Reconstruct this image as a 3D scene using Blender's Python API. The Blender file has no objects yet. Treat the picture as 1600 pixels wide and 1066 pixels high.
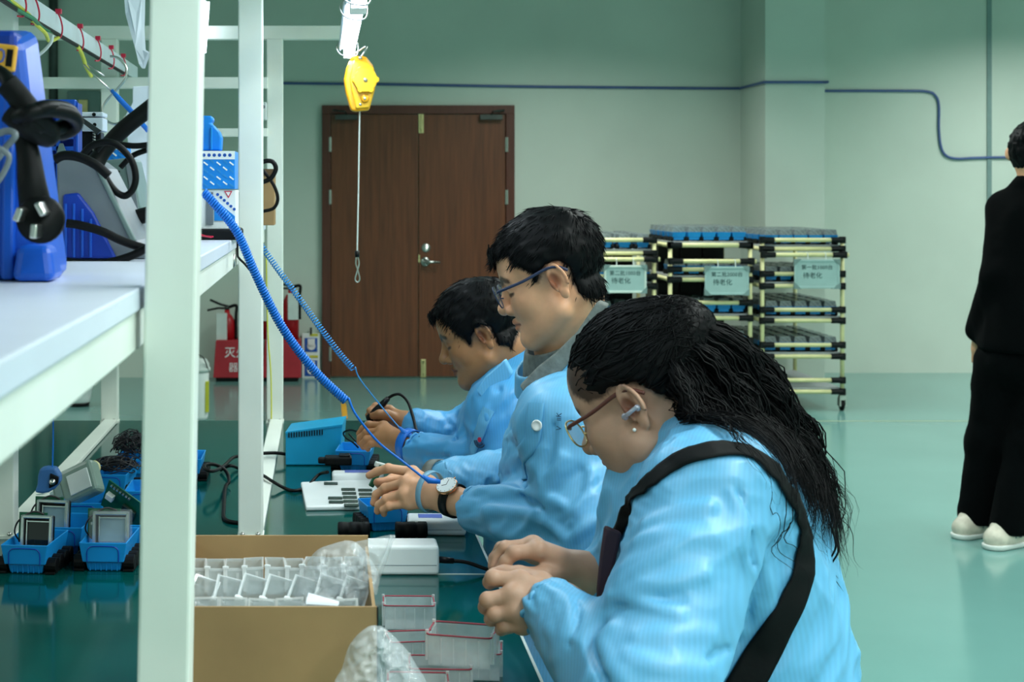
import bpy, bmesh, math, random
import numpy as np
from mathutils import Vector, Matrix, Euler
random.seed(7)
rng = np.random.default_rng(7)
S = bpy.context.scene
COL = S.collection
# ---------------------------------------------------------------- camera, world, lamps, exposure
F, VX, VY, EYE = 2400.0, 506.0, 300.0, 1.42          # focal length in px of the 1600 px frame, vanishing point, eye height
cd = bpy.data.cameras.new('camera'); cam = bpy.data.objects.new('camera', cd); COL.objects.link(cam)
cam.location = (0, 0, EYE); cam.rotation_euler = (math.pi / 2, 0, 0)
cd.sensor_width = 36; cd.lens = 36 * F / 1600
cd.shift_x = (800 - VX) / 1600; cd.shift_y = -(533 - VY) / 1600
cd.clip_start = .05; cd.clip_end = 60
cd.dof.use_dof = True; cd.dof.focus_distance = 2.7; cd.dof.aperture_fstop = 12
S.camera = cam
w = bpy.data.worlds.new('world'); S.world = w; w.use_nodes = True
w.node_tree.nodes['Background'].inputs[0].default_value = (.75, .95, .95, 1)
w.node_tree.nodes['Background'].inputs[1].default_value = .1
S.view_settings.view_transform = 'Standard'; S.view_settings.look = 'None'
S.view_settings.exposure = 0; S.view_settings.gamma = 1; S.view_settings.use_curve_mapping = False
def area(name, loc, sx, sy, power, col=(1, 1, 1), rot=(0, 0, 0), spread=180):
    l = bpy.data.lights.new(name, 'AREA'); l.shape = 'RECTANGLE'; l.size = sx; l.size_y = sy
    l.energy = power; l.color = col; l.spread = math.radians(spread)
    o = bpy.data.objects.new(name, l); o.location = loc; o.rotation_euler = rot; COL.objects.link(o); return o
HALL = (.93, 1, .965)
for x, px in ((-3.6, .9), (1.7, 1.15), (4.4, 1.2), (7.0, 1.35)):
    for y, py in ((-1.6, 74), (1.2, 38), (2.9, 32), (5.0, 30), (7.4, 31), (9.6, 43)):  # first row, behind the camera, is unseen fill added to brighten posts and bins
        far = y > 9 and x > 4
        area('hall_lamp_and_fill', (x + (1.0 if far else 0), y + (.75 if far else 0), 2.95), .35, 1.5, px * py * (.95 if far else 1), HALL, spread=150)
for y0 in (2.55, 3.73): area('bench_lamp', (.068, y0, 1.775), .03, 1.0, 3.0, (.84, .94, 1))
area('bench_lamp', (.068, 1.3, 1.775), .03, 1.1, 3.0, (.84, .94, 1))

# ---------------------------------------------------------------- helpers
def P(px, py, Y): return Vector(((px - VX) * Y / F, Y, EYE - (py - VY) * Y / F))
def T(px, py, z=.75):
    Y = (EYE - z) * F / (py - VY); return P(px, py, Y)
def lin(h):
    h = h.lstrip('#'); r = []
    for i in (0, 2, 4):
        c = int(h[i:i + 2], 16) / 255
        r.append(c / 12.92 if c <= .04045 else ((c + .055) / 1.055) ** 2.4)
    return r
MATS = {}
def mat(name, col, rough=.5, metal=0, var=.08, vscale=12, bump=0, bscale=60, spec=.5, trans=0, coat=0, alpha=1, emit=None, estr=0, stretch=None, ior=1.45, sheen=0, attr=None, sss=0):
    m = bpy.data.materials.new(name); m.use_nodes = True; nt = m.node_tree; N = nt.nodes; L = nt.links
    b = N['Principled BSDF']; c = lin(col) if isinstance(col, str) else list(col)
    def I(k, v): b.inputs[k].default_value = v
    I('Roughness', rough); I('Metallic', metal); I('Specular IOR Level', spec); I('Transmission Weight', trans)
    I('Coat Weight', coat); I('Alpha', alpha); I('IOR', ior); I('Sheen Weight', sheen)
    if sss: I('Subsurface Weight', sss); I('Subsurface Radius', (.6, .25, .15)); I('Subsurface Scale', .01)
    tc = N.new('ShaderNodeTexCoord'); src = tc.outputs['Object']
    if stretch:
        mp = N.new('ShaderNodeMapping'); mp.inputs['Scale'].default_value = stretch; L.new(src, mp.inputs[0]); src = mp.outputs[0]
    n = N.new('ShaderNodeTexNoise'); n.inputs['Scale'].default_value = vscale; n.inputs['Detail'].default_value = 4; L.new(src, n.inputs['Vector'])
    r = N.new('ShaderNodeValToRGB'); lo = [x * (1 - var * 1.6) for x in c]; hi = [min(1, x * (1 + var * 1.6)) for x in c]
    r.color_ramp.elements[0].color = (*lo, 1); r.color_ramp.elements[1].color = (*hi, 1)
    r.color_ramp.elements[0].position = .3; r.color_ramp.elements[1].position = .7
    L.new(n.outputs['Fac'], r.inputs[0]); out = r.outputs[0]
    if attr:
        a = N.new('ShaderNodeAttribute'); a.attribute_name = attr
        mx = N.new('ShaderNodeMix'); mx.data_type = 'RGBA'; mx.blend_type = 'MULTIPLY'; mx.inputs[0].default_value = 1
        L.new(out, mx.inputs[6]); L.new(a.outputs['Color'], mx.inputs[7]); out = mx.outputs[2]
    L.new(out, b.inputs['Base Color'])
    if bump:
        n2 = N.new('ShaderNodeTexNoise'); n2.inputs['Scale'].default_value = bscale; n2.inputs['Detail'].default_value = 5; L.new(src, n2.inputs['Vector'])
        bp = N.new('ShaderNodeBump'); bp.inputs['Strength'].default_value = bump; bp.inputs['Distance'].default_value = .004
        L.new(n2.outputs['Fac'], bp.inputs['Height']); L.new(bp.outputs[0], b.inputs['Normal'])
    if emit:
        b.inputs['Emission Color'].default_value = (*lin(emit), 1); I('Emission Strength', estr)
    MATS[name] = m; return m
M = MATS
mat('wall_paint', '#cdd6cb', .7, var=.03, vscale=1.5, bump=.05, bscale=90, spec=.3)
mat('ceiling_paint', '#a9b8b2', .8, var=.03, vscale=1)
mat('floor_epoxy', '#68958f', .16, var=.05, vscale=.8, spec=.5, bump=.02, bscale=3)
mat('line_paint', '#93a58a', .4, var=.1, vscale=5)
mat('door_wood', '#693b22', .42, var=.16, vscale=5, stretch=(9, 9, .5), bump=.06, bscale=30)
mat('door_frame_wood', '#5a2f22', .42, var=.12, vscale=5, stretch=(8, 8, .5))
mat('steel', '#c9c9c4', .28, 1, var=.05)
mat('brass', '#d8c794', .3, 1, var=.08)
mat('dark_metal', '#4b4f4c', .4, .8, var=.1)
mat('post_paint', '#eef3ea', .38, var=.03, vscale=6, bump=.03, bscale=40)
mat('shelf_board', '#dbe2f0', .35, var=.03, vscale=5)
mat('shelf_edge', '#dce9ee', .4, var=.03)
mat('mat_green', '#004744', .1, var=.12, vscale=7, bump=.015, bscale=9, spec=.5)
mat('edge_white', '#dfe7e2', .4, var=.04)
mat('white_plastic', '#f1f5f4', .32, var=.02)
mat('offwhite_plastic', '#d5dcd8', .4, var=.04)
mat('blue_plastic', '#118bd4', .38, var=.06, vscale=8)
mat('sky_blue_plastic', '#0f86e0', .38, var=.06, vscale=8)
mat('royal_blue', '#1558c8', .34, var=.06, vscale=10)
mat('deep_blue', '#0e3aa6', .4, var=.08)
mat('teal_metal', '#0a95c4', .42, var=.04)
mat('black_rubber', '#060809', .55, spec=.25, var=.2, vscale=30, bump=.1, bscale=120)
mat('black_plastic', '#07090b', .4, spec=.3, var=.1)
mat('grey_plastic', '#727a80', .42, var=.06)
mat('grey_green', '#6d827f', .45, var=.05)
mat('orange_label', '#f2b23c', .5, var=.08)
mat('label_blue', '#5c6fc0', .5, var=.05)
mat('paper_white', '#e6ecf8', .6, var=.03)
mat('cardboard', '#a5855b', .75, var=.1, vscale=7, bump=.12, bscale=25)
mat('cardboard_edge', '#5f4a30', .8, var=.2, vscale=60)
mat('red_paint', '#b3161f', .35, var=.05)
mat('red_box', '#ad2a35', .45, var=.05)
mat('white_ink', '#f2eeee', .6, var=0)
mat('sign_blue', '#1b56b4', .5, var=.04)
mat('sign_yellow', '#d6cf3c', .5, var=.05)
mat('cream_pipe', '#ded9a2', .35, var=.05, vscale=15)
mat('rack_sheet', '#a9aeb0', .4, var=.06)
mat('board_face', '#a5c2bf', .35, var=.03)
mat('board_frame', '#dfeae2', .35, .3, var=.03)
mat('board_corner', '#7b9390', .5, var=.05)
mat('marker_ink', '#274a48', .7, var=.05)
mat('clear_plastic', '#f4fbfd', .06, trans=1, var=0, ior=1.33)
mat('frosted_clear', '#f4f9fc', .08, var=.05, vscale=80, alpha=.42, spec=1)
mat('clear_dome', '#869192', .2, trans=.25, var=.3, vscale=70, ior=1.3)
mat('film_thin', '#eef4f6', .06, var=.03, alpha=.1, spec=1, bump=.6, bscale=50)
mat('film', '#eef4f6', .08, trans=.0, var=.03, alpha=.22, spec=1, bump=.35, bscale=40)
mat('film_heavy', '#e9f0f4', .06, var=.06, alpha=.27, spec=1, bump=1.0, bscale=38)
mat('tab_clear', '#f8fcff', .08, var=.02, alpha=.8, spec=1)
mat('case_clear', '#dfe9ea', .08, var=.06, vscale=50, alpha=.34, spec=1)
mat('red_gasket', '#a83a4a', .45, var=.08)
mat('pcb_green', '#0c5a3f', .4, var=.12, vscale=60)
mat('screen_dark', '#141c1f', .08, var=.1)
mat('screen_light', '#7f9ca4', .12, var=.1, vscale=20)
mat('silver_frame', '#c9d2d2', .25, .8, var=.08)
mat('chip_dark', '#27382f', .35, var=.2, vscale=80)
mat('cord_blue', '#1373d8', .4, var=.05)
mat('cord_light', '#2f8fd6', .4, var=.05)
mat('cable_black', '#040506', .5, var=.1, spec=.25)
mat('wall_cable', '#4a5f92', .5, var=.05)
mat('wire_green', '#2a8a5e', .45, var=.05); mat('wire_yellow', '#d8d84c', .45, var=.05); mat('wire_red', '#d8284a', .45, var=.05)
mat('balancer_yellow', '#f0a818', .32, var=.06, vscale=9)
mat('balancer_bright', '#ffc01c', .32, var=.05)
mat('tube_glow', '#ffffff', .4, emit='#e4f2ff', estr=9)
mat('tube_housing', '#e3eef8', .4, var=.02)
mat('tape_blue', '#3b6fae', .5, var=.08)
mat('translucent_grey', '#8fa89c', .3, trans=.25, var=.08)
mat('yellow_tape', '#d29a2c', .5, var=.1)
mat('wire_dark', '#17161c', .5, var=.2)
mat('stool_grey', '#40464a', .5, var=.05)

ROOT = {}
def tag(o, label=None, cat=None, group=None, kind=None):
    if label: o['label'] = label
    if cat: o['category'] = cat
    if group: o['group'] = group
    if kind: o['kind'] = kind
    return o
def thing(name, label, cat, loc=(0, 0, 0), rz=0, group=None, kind=None):
    o = bpy.data.objects.new(name, None); COL.objects.link(o); o.empty_display_size = .03
    o.location = loc; o.rotation_euler = (0, 0, rz)
    ROOT[o.name] = Matrix.Translation(Vector(loc)) @ Matrix.Rotation(rz, 4, 'Z')
    return tag(o, label, cat, group, kind)
def world_of(o):
    m = Matrix.Identity(4)
    while o is not None:
        if o.name in ROOT: return ROOT[o.name] @ m
        o = o.parent
    return m
def link(name, me, parent=None):
    o = bpy.data.objects.new(name, me); COL.objects.link(o)
    if parent is not None: o.parent = parent
    return o
def copy_tree(o, parent=None):
    c = o.copy(); COL.objects.link(c)
    if parent is not None: c.parent = parent
    for ch in list(o.children): copy_tree(ch, c)
    return c
class MB:
    """collects shapes in world space (or in the parent's space with local=True) and links them as one mesh"""
    def __init__(s): s.v = []; s.f = []; s.mi = []; s.cur = 0
    def add(s, vs, fs):
        b = len(s.v); s.v += [tuple(v) for v in vs]
        for f in fs: s.f.append([b + i for i in f]); s.mi.append(s.cur)
        return s
    def box(s, c, d, R=None):
        hx, hy, hz = d[0] / 2, d[1] / 2, d[2] / 2; c = Vector(c)
        vs = [Vector((x, y, z)) for x in (-hx, hx) for y in (-hy, hy) for z in (-hz, hz)]
        if R is not None: vs = [R @ v for v in vs]
        return s.add([v + c for v in vs], [(0, 1, 3, 2), (4, 6, 7, 5), (0, 4, 5, 1), (2, 3, 7, 6), (0, 2, 6, 4), (1, 5, 7, 3)])
    def bb(s, x0, x1, y0, y1, z0, z1): return s.box(((x0 + x1) / 2, (y0 + y1) / 2, (z0 + z1) / 2), (abs(x1 - x0), abs(y1 - y0), abs(z1 - z0)))
    def hexa(s, bot, top): return s.add(list(bot) + list(top), [(3, 2, 1, 0), (4, 5, 6, 7), (0, 1, 5, 4), (1, 2, 6, 5), (2, 3, 7, 6), (3, 0, 4, 7)])
    def tube(s, pts, r, n=8, closed=False, cap=True):
        pts = [Vector(p) for p in pts]; k = len(pts); rs = r if hasattr(r, '__len__') else [r] * k
        rings = []; up = None
        for i, p in enumerate(pts):
            if closed: t = pts[(i + 1) % k] - pts[i - 1]
            else: t = pts[min(i + 1, k - 1)] - pts[max(i - 1, 0)]
            if t.length < 1e-9: t = Vector((0, 0, 1))
            t.normalize()
            if up is None: up = t.orthogonal().normalized()
            up = (up - t * up.dot(t))
            if up.length < 1e-6: up = t.orthogonal()
            up.normalize(); bi = t.cross(up)
            rings.append([p + (up * math.cos(2 * math.pi * j / n) + bi * math.sin(2 * math.pi * j / n)) * rs[i] for j in range(n)])
        vs = [v for r_ in rings for v in r_]; fs = []
        for i in range(k if closed else k - 1):
            a, b = i * n, ((i + 1) % k) * n
            for j in range(n): fs.append((a + j, a + (j + 1) % n, b + (j + 1) % n, b + j))
        if cap and not closed: fs.append(tuple(range(n - 1, -1, -1))); fs.append(tuple((k - 1) * n + j for j in range(n)))
        return s.add(vs, fs)
    def cyl(s, a, b, r0, r1=None, n=16): return s.tube([a, b], [r0, r0 if r1 is None else r1], n)
    def lathe(s, c, prof, n=24, axis=(0, 0, 1)):
        q = Vector((0, 0, 1)).rotation_difference(Vector(axis)).to_matrix(); c = Vector(c); vs = []; fs = []
        for r, z in prof:
            for j in range(n): vs.append(c + q @ Vector((r * math.cos(2 * math.pi * j / n), r * math.sin(2 * math.pi * j / n), z)))
        k = len(prof)
        for i in range(k - 1):
            for j in range(n): fs.append((i * n + j, i * n + (j + 1) % n, (i + 1) * n + (j + 1) % n, (i + 1) * n + j))
        fs.append(tuple(range(n - 1, -1, -1))); fs.append(tuple((k - 1) * n + j for j in range(n)))
        return s.add(vs, fs)
    def prism(s, poly, d):
        poly = [Vector(p) for p in poly]; d = Vector(d); n = len(poly)
        return s.add(poly + [p + d for p in poly], [tuple(range(n)), tuple(range(2 * n - 1, n - 1, -1))] + [(i, i + n, (i + 1) % n + n, (i + 1) % n) for i in range(n)])
    def build(s, name, m, parent=None, smooth=False, bev=0, local=False, seg=2, fix=True):
        me = bpy.data.meshes.new(name); vs = s.v
        if parent is not None and not local:
            inv = world_of(parent).inverted(); vs = [inv @ Vector(v) for v in vs]
        me.from_pydata([tuple(v) for v in vs], [], s.f)
        ms = m if isinstance(m, (list, tuple)) else [m]
        for x in ms: me.materials.append(MATS[x] if isinstance(x, str) else x)
        if len(ms) > 1: me.polygons.foreach_set('material_index', s.mi)
        if fix:
            bm = bmesh.new(); bm.from_mesh(me); bmesh.ops.recalc_face_normals(bm, faces=bm.faces); bm.to_mesh(me); bm.free()
        if smooth: me.polygons.foreach_set('use_smooth', [True] * len(me.polygons))
        o = link(name, me, parent)
        if bev:
            b = o.modifiers.new('bevel', 'BEVEL'); b.width = bev; b.segments = seg; b.limit_method = 'ANGLE'; b.angle_limit = math.radians(35)
        return o
def smoothline(pts, n=6, closed=False):
    pts = [Vector(p) for p in pts]; k = len(pts); out = []
    for i in range(k if closed else k - 1):
        if closed: p0, p1, p2, p3 = pts[i - 1], pts[i], pts[(i + 1) % k], pts[(i + 2) % k]
        else: p0, p1, p2, p3 = pts[max(i - 1, 0)], pts[i], pts[i + 1], pts[min(i + 2, k - 1)]
        for j in range(n):
            t = j / n; t2 = t * t; t3 = t2 * t
            out.append(.5 * ((2 * p1) + (p2 - p0) * t + (2 * p0 - 5 * p1 + 4 * p2 - p3) * t2 + (3 * p1 - p0 - 3 * p2 + p3) * t3))
    if not closed: out.append(pts[-1])
    return out
def text(body, size, loc, rot, m, parent, name='lettering', align='CENTER', ext=.0004, sx=1):
    c = bpy.data.curves.new('t', 'FONT'); c.body = body; c.size = size; c.align_x = align; c.align_y = 'CENTER'; c.extrude = ext; c.resolution_u = 2
    o = bpy.data.objects.new('t', c); COL.objects.link(o)
    dg = bpy.context.evaluated_depsgraph_get(); me = bpy.data.meshes.new_from_object(o.evaluated_get(dg))
    bpy.data.objects.remove(o)
    R = Euler(rot).to_matrix().to_4x4(); X = Matrix.Translation(Vector(loc)) @ R @ Matrix.Diagonal((sx, 1, 1, 1))
    if parent is not None: X = world_of(parent).inverted() @ X
    me.transform(X); me.materials.clear(); me.materials.append(MATS[m])
    return link(name, me, parent)
FRONT = (math.pi / 2, 0, 0)
# ---------------------------------------------------------------- implicit-surface tools for the people
f32 = np.float32
def A(v): return np.array(v, dtype=f32)
def rc(p, a, b, ra, rb):
    a = A(a); b = A(b); d = b - a; L2 = float(d @ d) + 1e-12
    t = np.clip((p - a) @ d / L2, 0, 1)
    return np.linalg.norm(p - a - t[:, None] * d, axis=1) - (ra + (rb - ra) * t)
def sph(p, c, r): return np.linalg.norm(p - A(c), axis=1) - r
def ell(p, c, r, R=None):
    q = p - A(c)
    if R is not None: q = q @ A(R)                        # R columns = axes
    r = A(r); k0 = np.linalg.norm(q / r, axis=1); k1 = np.linalg.norm(q / (r * r), axis=1) + 1e-9
    return k0 * (k0 - 1) / k1
def smin(a, b, k):
    h = np.clip(k - np.abs(a - b), 0, None) / k
    return np.minimum(a, b) - h * h * k * .25
def smax(a, b, k): return -smin(-a, -b, k)
def chain(p, pts, rs, k=.004):
    d = None
    for i in range(len(pts) - 1):
        e = rc(p, pts[i], pts[i + 1], rs[i], rs[i + 1]); d = e if d is None else smin(d, e, k)
    return d
def poly2d(x, z, poly):
    """signed distance to a polygon in the (x, z) plane, negative inside"""
    n = len(poly); d = np.full(x.shape, 1e9, f32); s = np.ones(x.shape, f32)
    for i in range(n):
        ax, az = poly[i]; bx, bz = poly[i - 1]; ex, ez = bx - ax, bz - az; wx, wz = x - ax, z - az
        t = np.clip((wx * ex + wz * ez) / (ex * ex + ez * ez + 1e-12), 0, 1); d = np.minimum(d, (wx - ex * t) ** 2 + (wz - ez * t) ** 2)
        c1 = z >= az; c2 = z < bz; c3 = ex * wz > ez * wx
        s = np.where((c1 & c2 & c3) | (~c1 & ~c2 & ~c3), -s, s)
    return s * np.sqrt(d)
def vnoise(p, seed=0):
    i = np.floor(p).astype(np.int64); f = (p - i).astype(f32); u = f * f * (3 - 2 * f)
    def h(x, y, z):
        n = (x * 374761393 + y * 668265263 + z * 2147483647 + seed * 97531) & 0xffffffff
        n = ((n ^ (n >> 13)) * 1274126177) & 0xffffffff; n = n ^ (n >> 16)
        return (n & 0xffff).astype(f32) / 32767.5 - 1
    r = 0
    for dx in (0, 1):
        for dy in (0, 1):
            for dz in (0, 1):
                w_ = (u[:, 0] if dx else 1 - u[:, 0]) * (u[:, 1] if dy else 1 - u[:, 1]) * (u[:, 2] if dz else 1 - u[:, 2])
                r = r + w_ * h(i[:, 0] + dx, i[:, 1] + dy, i[:, 2] + dz)
    return r
def folds(p, axis, scale, stretch, amp, seed=0):
    """ridged cloth folds running along axis"""
    ax = A(axis); ax = ax / np.linalg.norm(ax); o = np.cross(ax, A((.3, .5, .8))); o /= np.linalg.norm(o); o2 = np.cross(ax, o)
    q = np.stack([(p @ ax) * scale / stretch, (p @ o) * scale, (p @ o2) * scale], 1).astype(f32)
    q = q + .55 * np.stack([vnoise(q * .7 + 11, seed + 5), vnoise(q * .7 + 23, seed + 6), vnoise(q * .7 + 37, seed + 7)], 1)
    n = 1 - np.abs(vnoise(q, seed)) * 1.6; n2 = 1 - np.abs(vnoise(q * 2.1 + 5, seed + 1)) * 1.6
    n3 = 1 - np.abs(vnoise(q * 3.6 + 17, seed + 2)) * 1.6
    return (n * .58 + n2 * .34 + n3 * .22) * amp
def surface(f, lo, hi, h, B=8, pad=None):
    lo = A(lo); hi = A(hi); nb = np.ceil((hi - lo) / (h * B)).astype(int); n = nb * B + 1
    pad = B * h * .55 if pad is None else pad
    g = np.stack(np.meshgrid(*[np.arange(k) for k in nb], indexing='ij'), -1).reshape(-1, 3)
    cen = lo + (g * B + B / 2) * h; dc = f(cen.astype(f32)); act = np.abs(dc) < B * h * .87 * 1.15 + pad
    V = np.empty(tuple(n), f32)
    blk = np.where(dc < 0, -1.0, 1.0).astype(f32).reshape(tuple(nb)); full = blk.repeat(B, 0).repeat(B, 1).repeat(B, 2)
    V[:-1, :-1, :-1] = full; V[-1] = V[-2]; V[:, -1] = V[:, -2]; V[:, :, -1] = V[:, :, -2]
    ga = g[act]; off = np.stack(np.meshgrid(*[np.arange(B + 1)] * 3, indexing='ij'), -1).reshape(-1, 3)
    mask = np.zeros(tuple(n), bool)
    for s in range(0, len(ga), 4000):
        idx = (ga[s:s + 4000, None, :] * B + off[None]).reshape(-1, 3); mask[idx[:, 0], idx[:, 1], idx[:, 2]] = True
    idx = np.argwhere(mask)
    for s in range(0, len(idx), 400000):
        ii = idx[s:s + 400000]; V[ii[:, 0], ii[:, 1], ii[:, 2]] = f((lo + ii * h).astype(f32))
    sg = V < 0; c = np.zeros(tuple(n - 1), np.uint8)
    for dx in (0, 1):
        for dy in (0, 1):
            for dz in (0, 1): c += sg[dx:n[0] - 1 + dx, dy:n[1] - 1 + dy, dz:n[2] - 1 + dz]
    cells = np.argwhere((c > 0) & (c < 8)); cid = np.full(tuple(n - 1), -1, np.int64); cid[tuple(cells.T)] = np.arange(len(cells))
    co = [(x, y, z) for x in (0, 1) for y in (0, 1) for z in (0, 1)]
    vals = np.stack([V[cells[:, 0] + x, cells[:, 1] + y, cells[:, 2] + z] for x, y, z in co], 1)
    acc = np.zeros((len(cells), 3)); cnt = np.zeros(len(cells))
    for i, a in enumerate(co):
        for j, b in enumerate(co):
            if j > i and sum(abs(a[k] - b[k]) for k in range(3)) == 1:
                va, vb = vals[:, i], vals[:, j]; m = (va < 0) != (vb < 0)
                t = np.where(m, va / np.where(m, va - vb, 1), 0)
                acc += np.where(m[:, None], A(a) + t[:, None] * (A(b) - A(a)), 0); cnt += m
    verts = lo + (cells + acc / cnt[:, None]) * h
    faces = []
    for ax in range(3):
        sl0 = [slice(None)] * 3; sl1 = [slice(None)] * 3; sl0[ax] = slice(0, -1); sl1[ax] = slice(1, None)
        s0 = sg[tuple(sl0)]; s1 = sg[tuple(sl1)]; e = np.argwhere(s0 != s1)
        u, v = (ax + 1) % 3, (ax + 2) % 3
        ok = (e[:, u] > 0) & (e[:, v] > 0) & (e[:, u] < n[u] - 1) & (e[:, v] < n[v] - 1); e = e[ok]
        def at(du, dv):
            q = e.copy(); q[:, u] += du; q[:, v] += dv; return cid[q[:, 0], q[:, 1], q[:, 2]]
        quad = np.stack([at(-1, -1), at(0, -1), at(0, 0), at(-1, 0)], 1)
        inside = s0[e[:, 0], e[:, 1], e[:, 2]]
        quad = np.where(inside[:, None], quad, quad[:, ::-1]); faces.append(quad)
    fa = np.concatenate(faces); fa = fa[(fa >= 0).all(1)]
    return verts.astype(f32), fa
def normal(f, p, e=.0015):
    g = np.stack([f(p + A(d) * e) - f(p - A(d) * e) for d in ((1, 0, 0), (0, 1, 0), (0, 0, 1))], 1)
    return g / (np.linalg.norm(g, axis=1, keepdims=True) + 1e-9)
def project(f, pts, off=0.0, it=4):
    p = np.array([tuple(q) for q in pts], f32)
    for _ in range(it):
        d = f(p); p = p - normal(f, p) * (d - off)[:, None]
    return p
def ray(f, px, py, y0=1.2, y1=5.0):
    """first hit of the view ray through a picture point with an implicit surface: used to lay seams, straps and folds on the cloth"""
    Y = y0
    for _ in range(400):
        p = P(px, py, Y); d = float(f(np.array([p], f32))[0])
        if d < .0008: return p
        Y += max(d * .6, .001)
        if Y > y1: return None
    return None
def npmesh(name, parts, m, parent=None, smooth=True, color=None):
    vs = []; fs = []; b = 0
    for v, fa in parts: vs.append(v); fs.append(fa + b); b += len(v)
    v = np.concatenate(vs).astype(np.float64); fa = np.concatenate(fs)
    if parent is not None:
        inv = np.array(world_of(parent).inverted()); v = v @ inv[:3, :3].T + inv[:3, 3]
    me = bpy.data.meshes.new(name); me.vertices.add(len(v)); me.vertices.foreach_set('co', v.ravel())
    k = fa.shape[1]; me.loops.add(fa.size); me.loops.foreach_set('vertex_index', fa.ravel().astype(np.int32))
    me.polygons.add(len(fa)); me.polygons.foreach_set('loop_start', np.arange(0, fa.size, k, dtype=np.int32)); me.polygons.foreach_set('use_smooth', np.ones(len(fa), bool))
    me.update(); me.validate()
    if color is not None:
        ca = me.color_attributes.new('tint', 'FLOAT_COLOR', 'POINT'); c4 = np.ones((len(v), 4), f32); c4[:, :3] = color; ca.data.foreach_set('color', c4.ravel())
    me.materials.append(MATS[m])
    return link(name, me, parent)
def bounds(pts, pad):
    q = np.array([tuple(x) for x in pts]); return q.min(0) - pad, q.max(0) + pad
# ---------------------------------------------------------------- room shell
YW, YC, YR = 11.75, 11.1, 12.05
XC0, XC1 = 3.19, 3.62
def struct(name, mb, m, **k): return tag(mb.build(name, m, **k), kind='structure')
struct('floor', MB().bb(-7, 10, -3, 12.3, -.1, 0), 'floor_epoxy')
struct('ceiling', MB().bb(-7, 10, -3, 12.3, 3.6, 3.7), 'ceiling_paint')
struct('wall_back', MB().bb(-7, XC0, YW, YW + .2, 0, 3.6).bb(XC1, 10, YR, YR + .2, 0, 3.6), 'wall_paint')
struct('wall_column', MB().bb(XC0, XC1, YC, YR + .1, 0, 3.6), 'wall_paint')
struct('wall_left', MB().bb(-7.2, -7, -3, 12.3, 0, 3.6), 'wall_paint')
struct('wall_right', MB().bb(10, 10.2, -3, 12.3, 0, 3.6), 'wall_paint')
struct('wall_front', MB().bb(-7, 10, -3.2, -3, 0, 3.6), 'wall_paint')
struct('trim_1', MB().bb(5.20, 5.235, YR - .012, YR, 0, 3.6), 'board_corner')            # seam cover on the right wall
struct('trim_2', MB().cyl((-2.06, YW - .05, 1.9), (-2.06, YW - .05, 3.6), .035).cyl((-2.2, YW - .04, 1.9), (-2.2, YW - .04, 3.6), .02), 'dark_metal', smooth=True)
# faint line across the floor
struct('trim_3', MB().bb(2.1, 10, 9.50, 9.53, .0, .0008), 'line_paint')
eb = thing('electrical_box', 'dark grey electrical box on the back wall behind the bench frame', 'box', (-1.82, YW - .08, 1.93))
MB().bb(-1.95, -1.7, YW - .1, YW, 1.93, 2.19).build('enclosure', 'grey_green', eb, bev=.01)
MB().bb(-1.86, -1.79, YW - .115, YW - .1, 1.95, 2.12).build('meter', 'brass', eb, bev=.004)
# double door
def W(px, py): return ((px - VX) * YW / F, EYE - (py - VY) * YW / F)
dr = thing('door_1', 'closed brown wooden double door in the back wall', None, (W(653, 590)[0], YW, 0), kind='structure')
x0, x1, zt = W(503, 0)[0], W(803, 0)[0], W(0, 165)[1]; fw = .066
MB().bb(x0, x0 + fw, YW - .05, YW, 0, zt - fw).bb(x1 - fw, x1, YW - .05, YW, 0, zt - fw).bb(x0, x1, YW - .05, YW, zt - fw, zt).build('door_frame', 'door_frame_wood', dr, bev=.004)
xm = W(653.5, 0)[0]
Dz = zt - fw - .004
lf = MB().bb(x0 + fw + .004, xm - .003, YW - .035, YW, .012, Dz).build('door_leaf', 'door_wood', dr, bev=.002)
rf = MB().bb(xm + .003, x1 - fw - .004, YW - .035, YW, .012, Dz).build('door_leaf', 'door_wood', dr, bev=.002)
for py in (226, 308, 552):
    for px, leaf in ((516, lf), (790.5, rf)):
        x, z = W(px, py); MB().bb(x - .009, x + .009, YW - .056, YW - .03, z - .055, z + .055).cyl((x, YW - .056, z - .055), (x, YW - .056, z + .055), .006, n=8).build('hinge', 'steel', leaf)
for px, py, h in ((657.5, 193, .15), (661, 575, .14)):
    x, z = W(px, py); b = MB().bb(x - .02, x + .02, YW - .042, YW - .034, z - h / 2, z + h / 2).bb(x - .012, x + .012, YW - .056, YW - .04, z - h / 4, z + h / 5).cyl((x, YW - .05, z - h / 2 + .01), (x, YW - .05, z + h / 2 - .01), .007, n=8).build('flush_bolt', 'brass', rf, bev=.002)
x, z = W(665, 387); MB().lathe((x, YW - .034, z), [(.034, 0), (.034, .006), (.026, .01), (.0, .011)], 20, (0, -1, 0)).build('lock_cover', 'steel', rf, smooth=True)
x, z = W(664, 408.5); MB().lathe((x, YW - .034, z), [(.036, 0), (.036, .008), (.03, .014), (.012, .016), (.012, .055)], 20, (0, -1, 0)).tube([(x, YW - .085, z), (x + .03, YW - .092, z), (x + .11, YW - .09, z - .004)], [.012, .011, .009]).build('lever_handle', 'steel', rf, smooth=True)
x, z = W(654.5, 404); MB().bb(x - .006, x + .006, YW - .04, YW - .03, z - .03, z + .03).build('strike_plate', 'brass', lf)
for px, leaf, sg in ((541, lf, 1), (766, rf, -1)):
    x, z = W(px, 184); MB().bb(x - .085, x + .085, YW - .085, YW - .035, z - .018, z + .018).tube([(x, YW - .07, z + .02), (x - sg * .01, YW - .12, z + .04), (x - sg * .1, YW - .06, z + .055)], .008, 8).build('door_closer', 'dark_metal', leaf, bev=.004)
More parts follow.
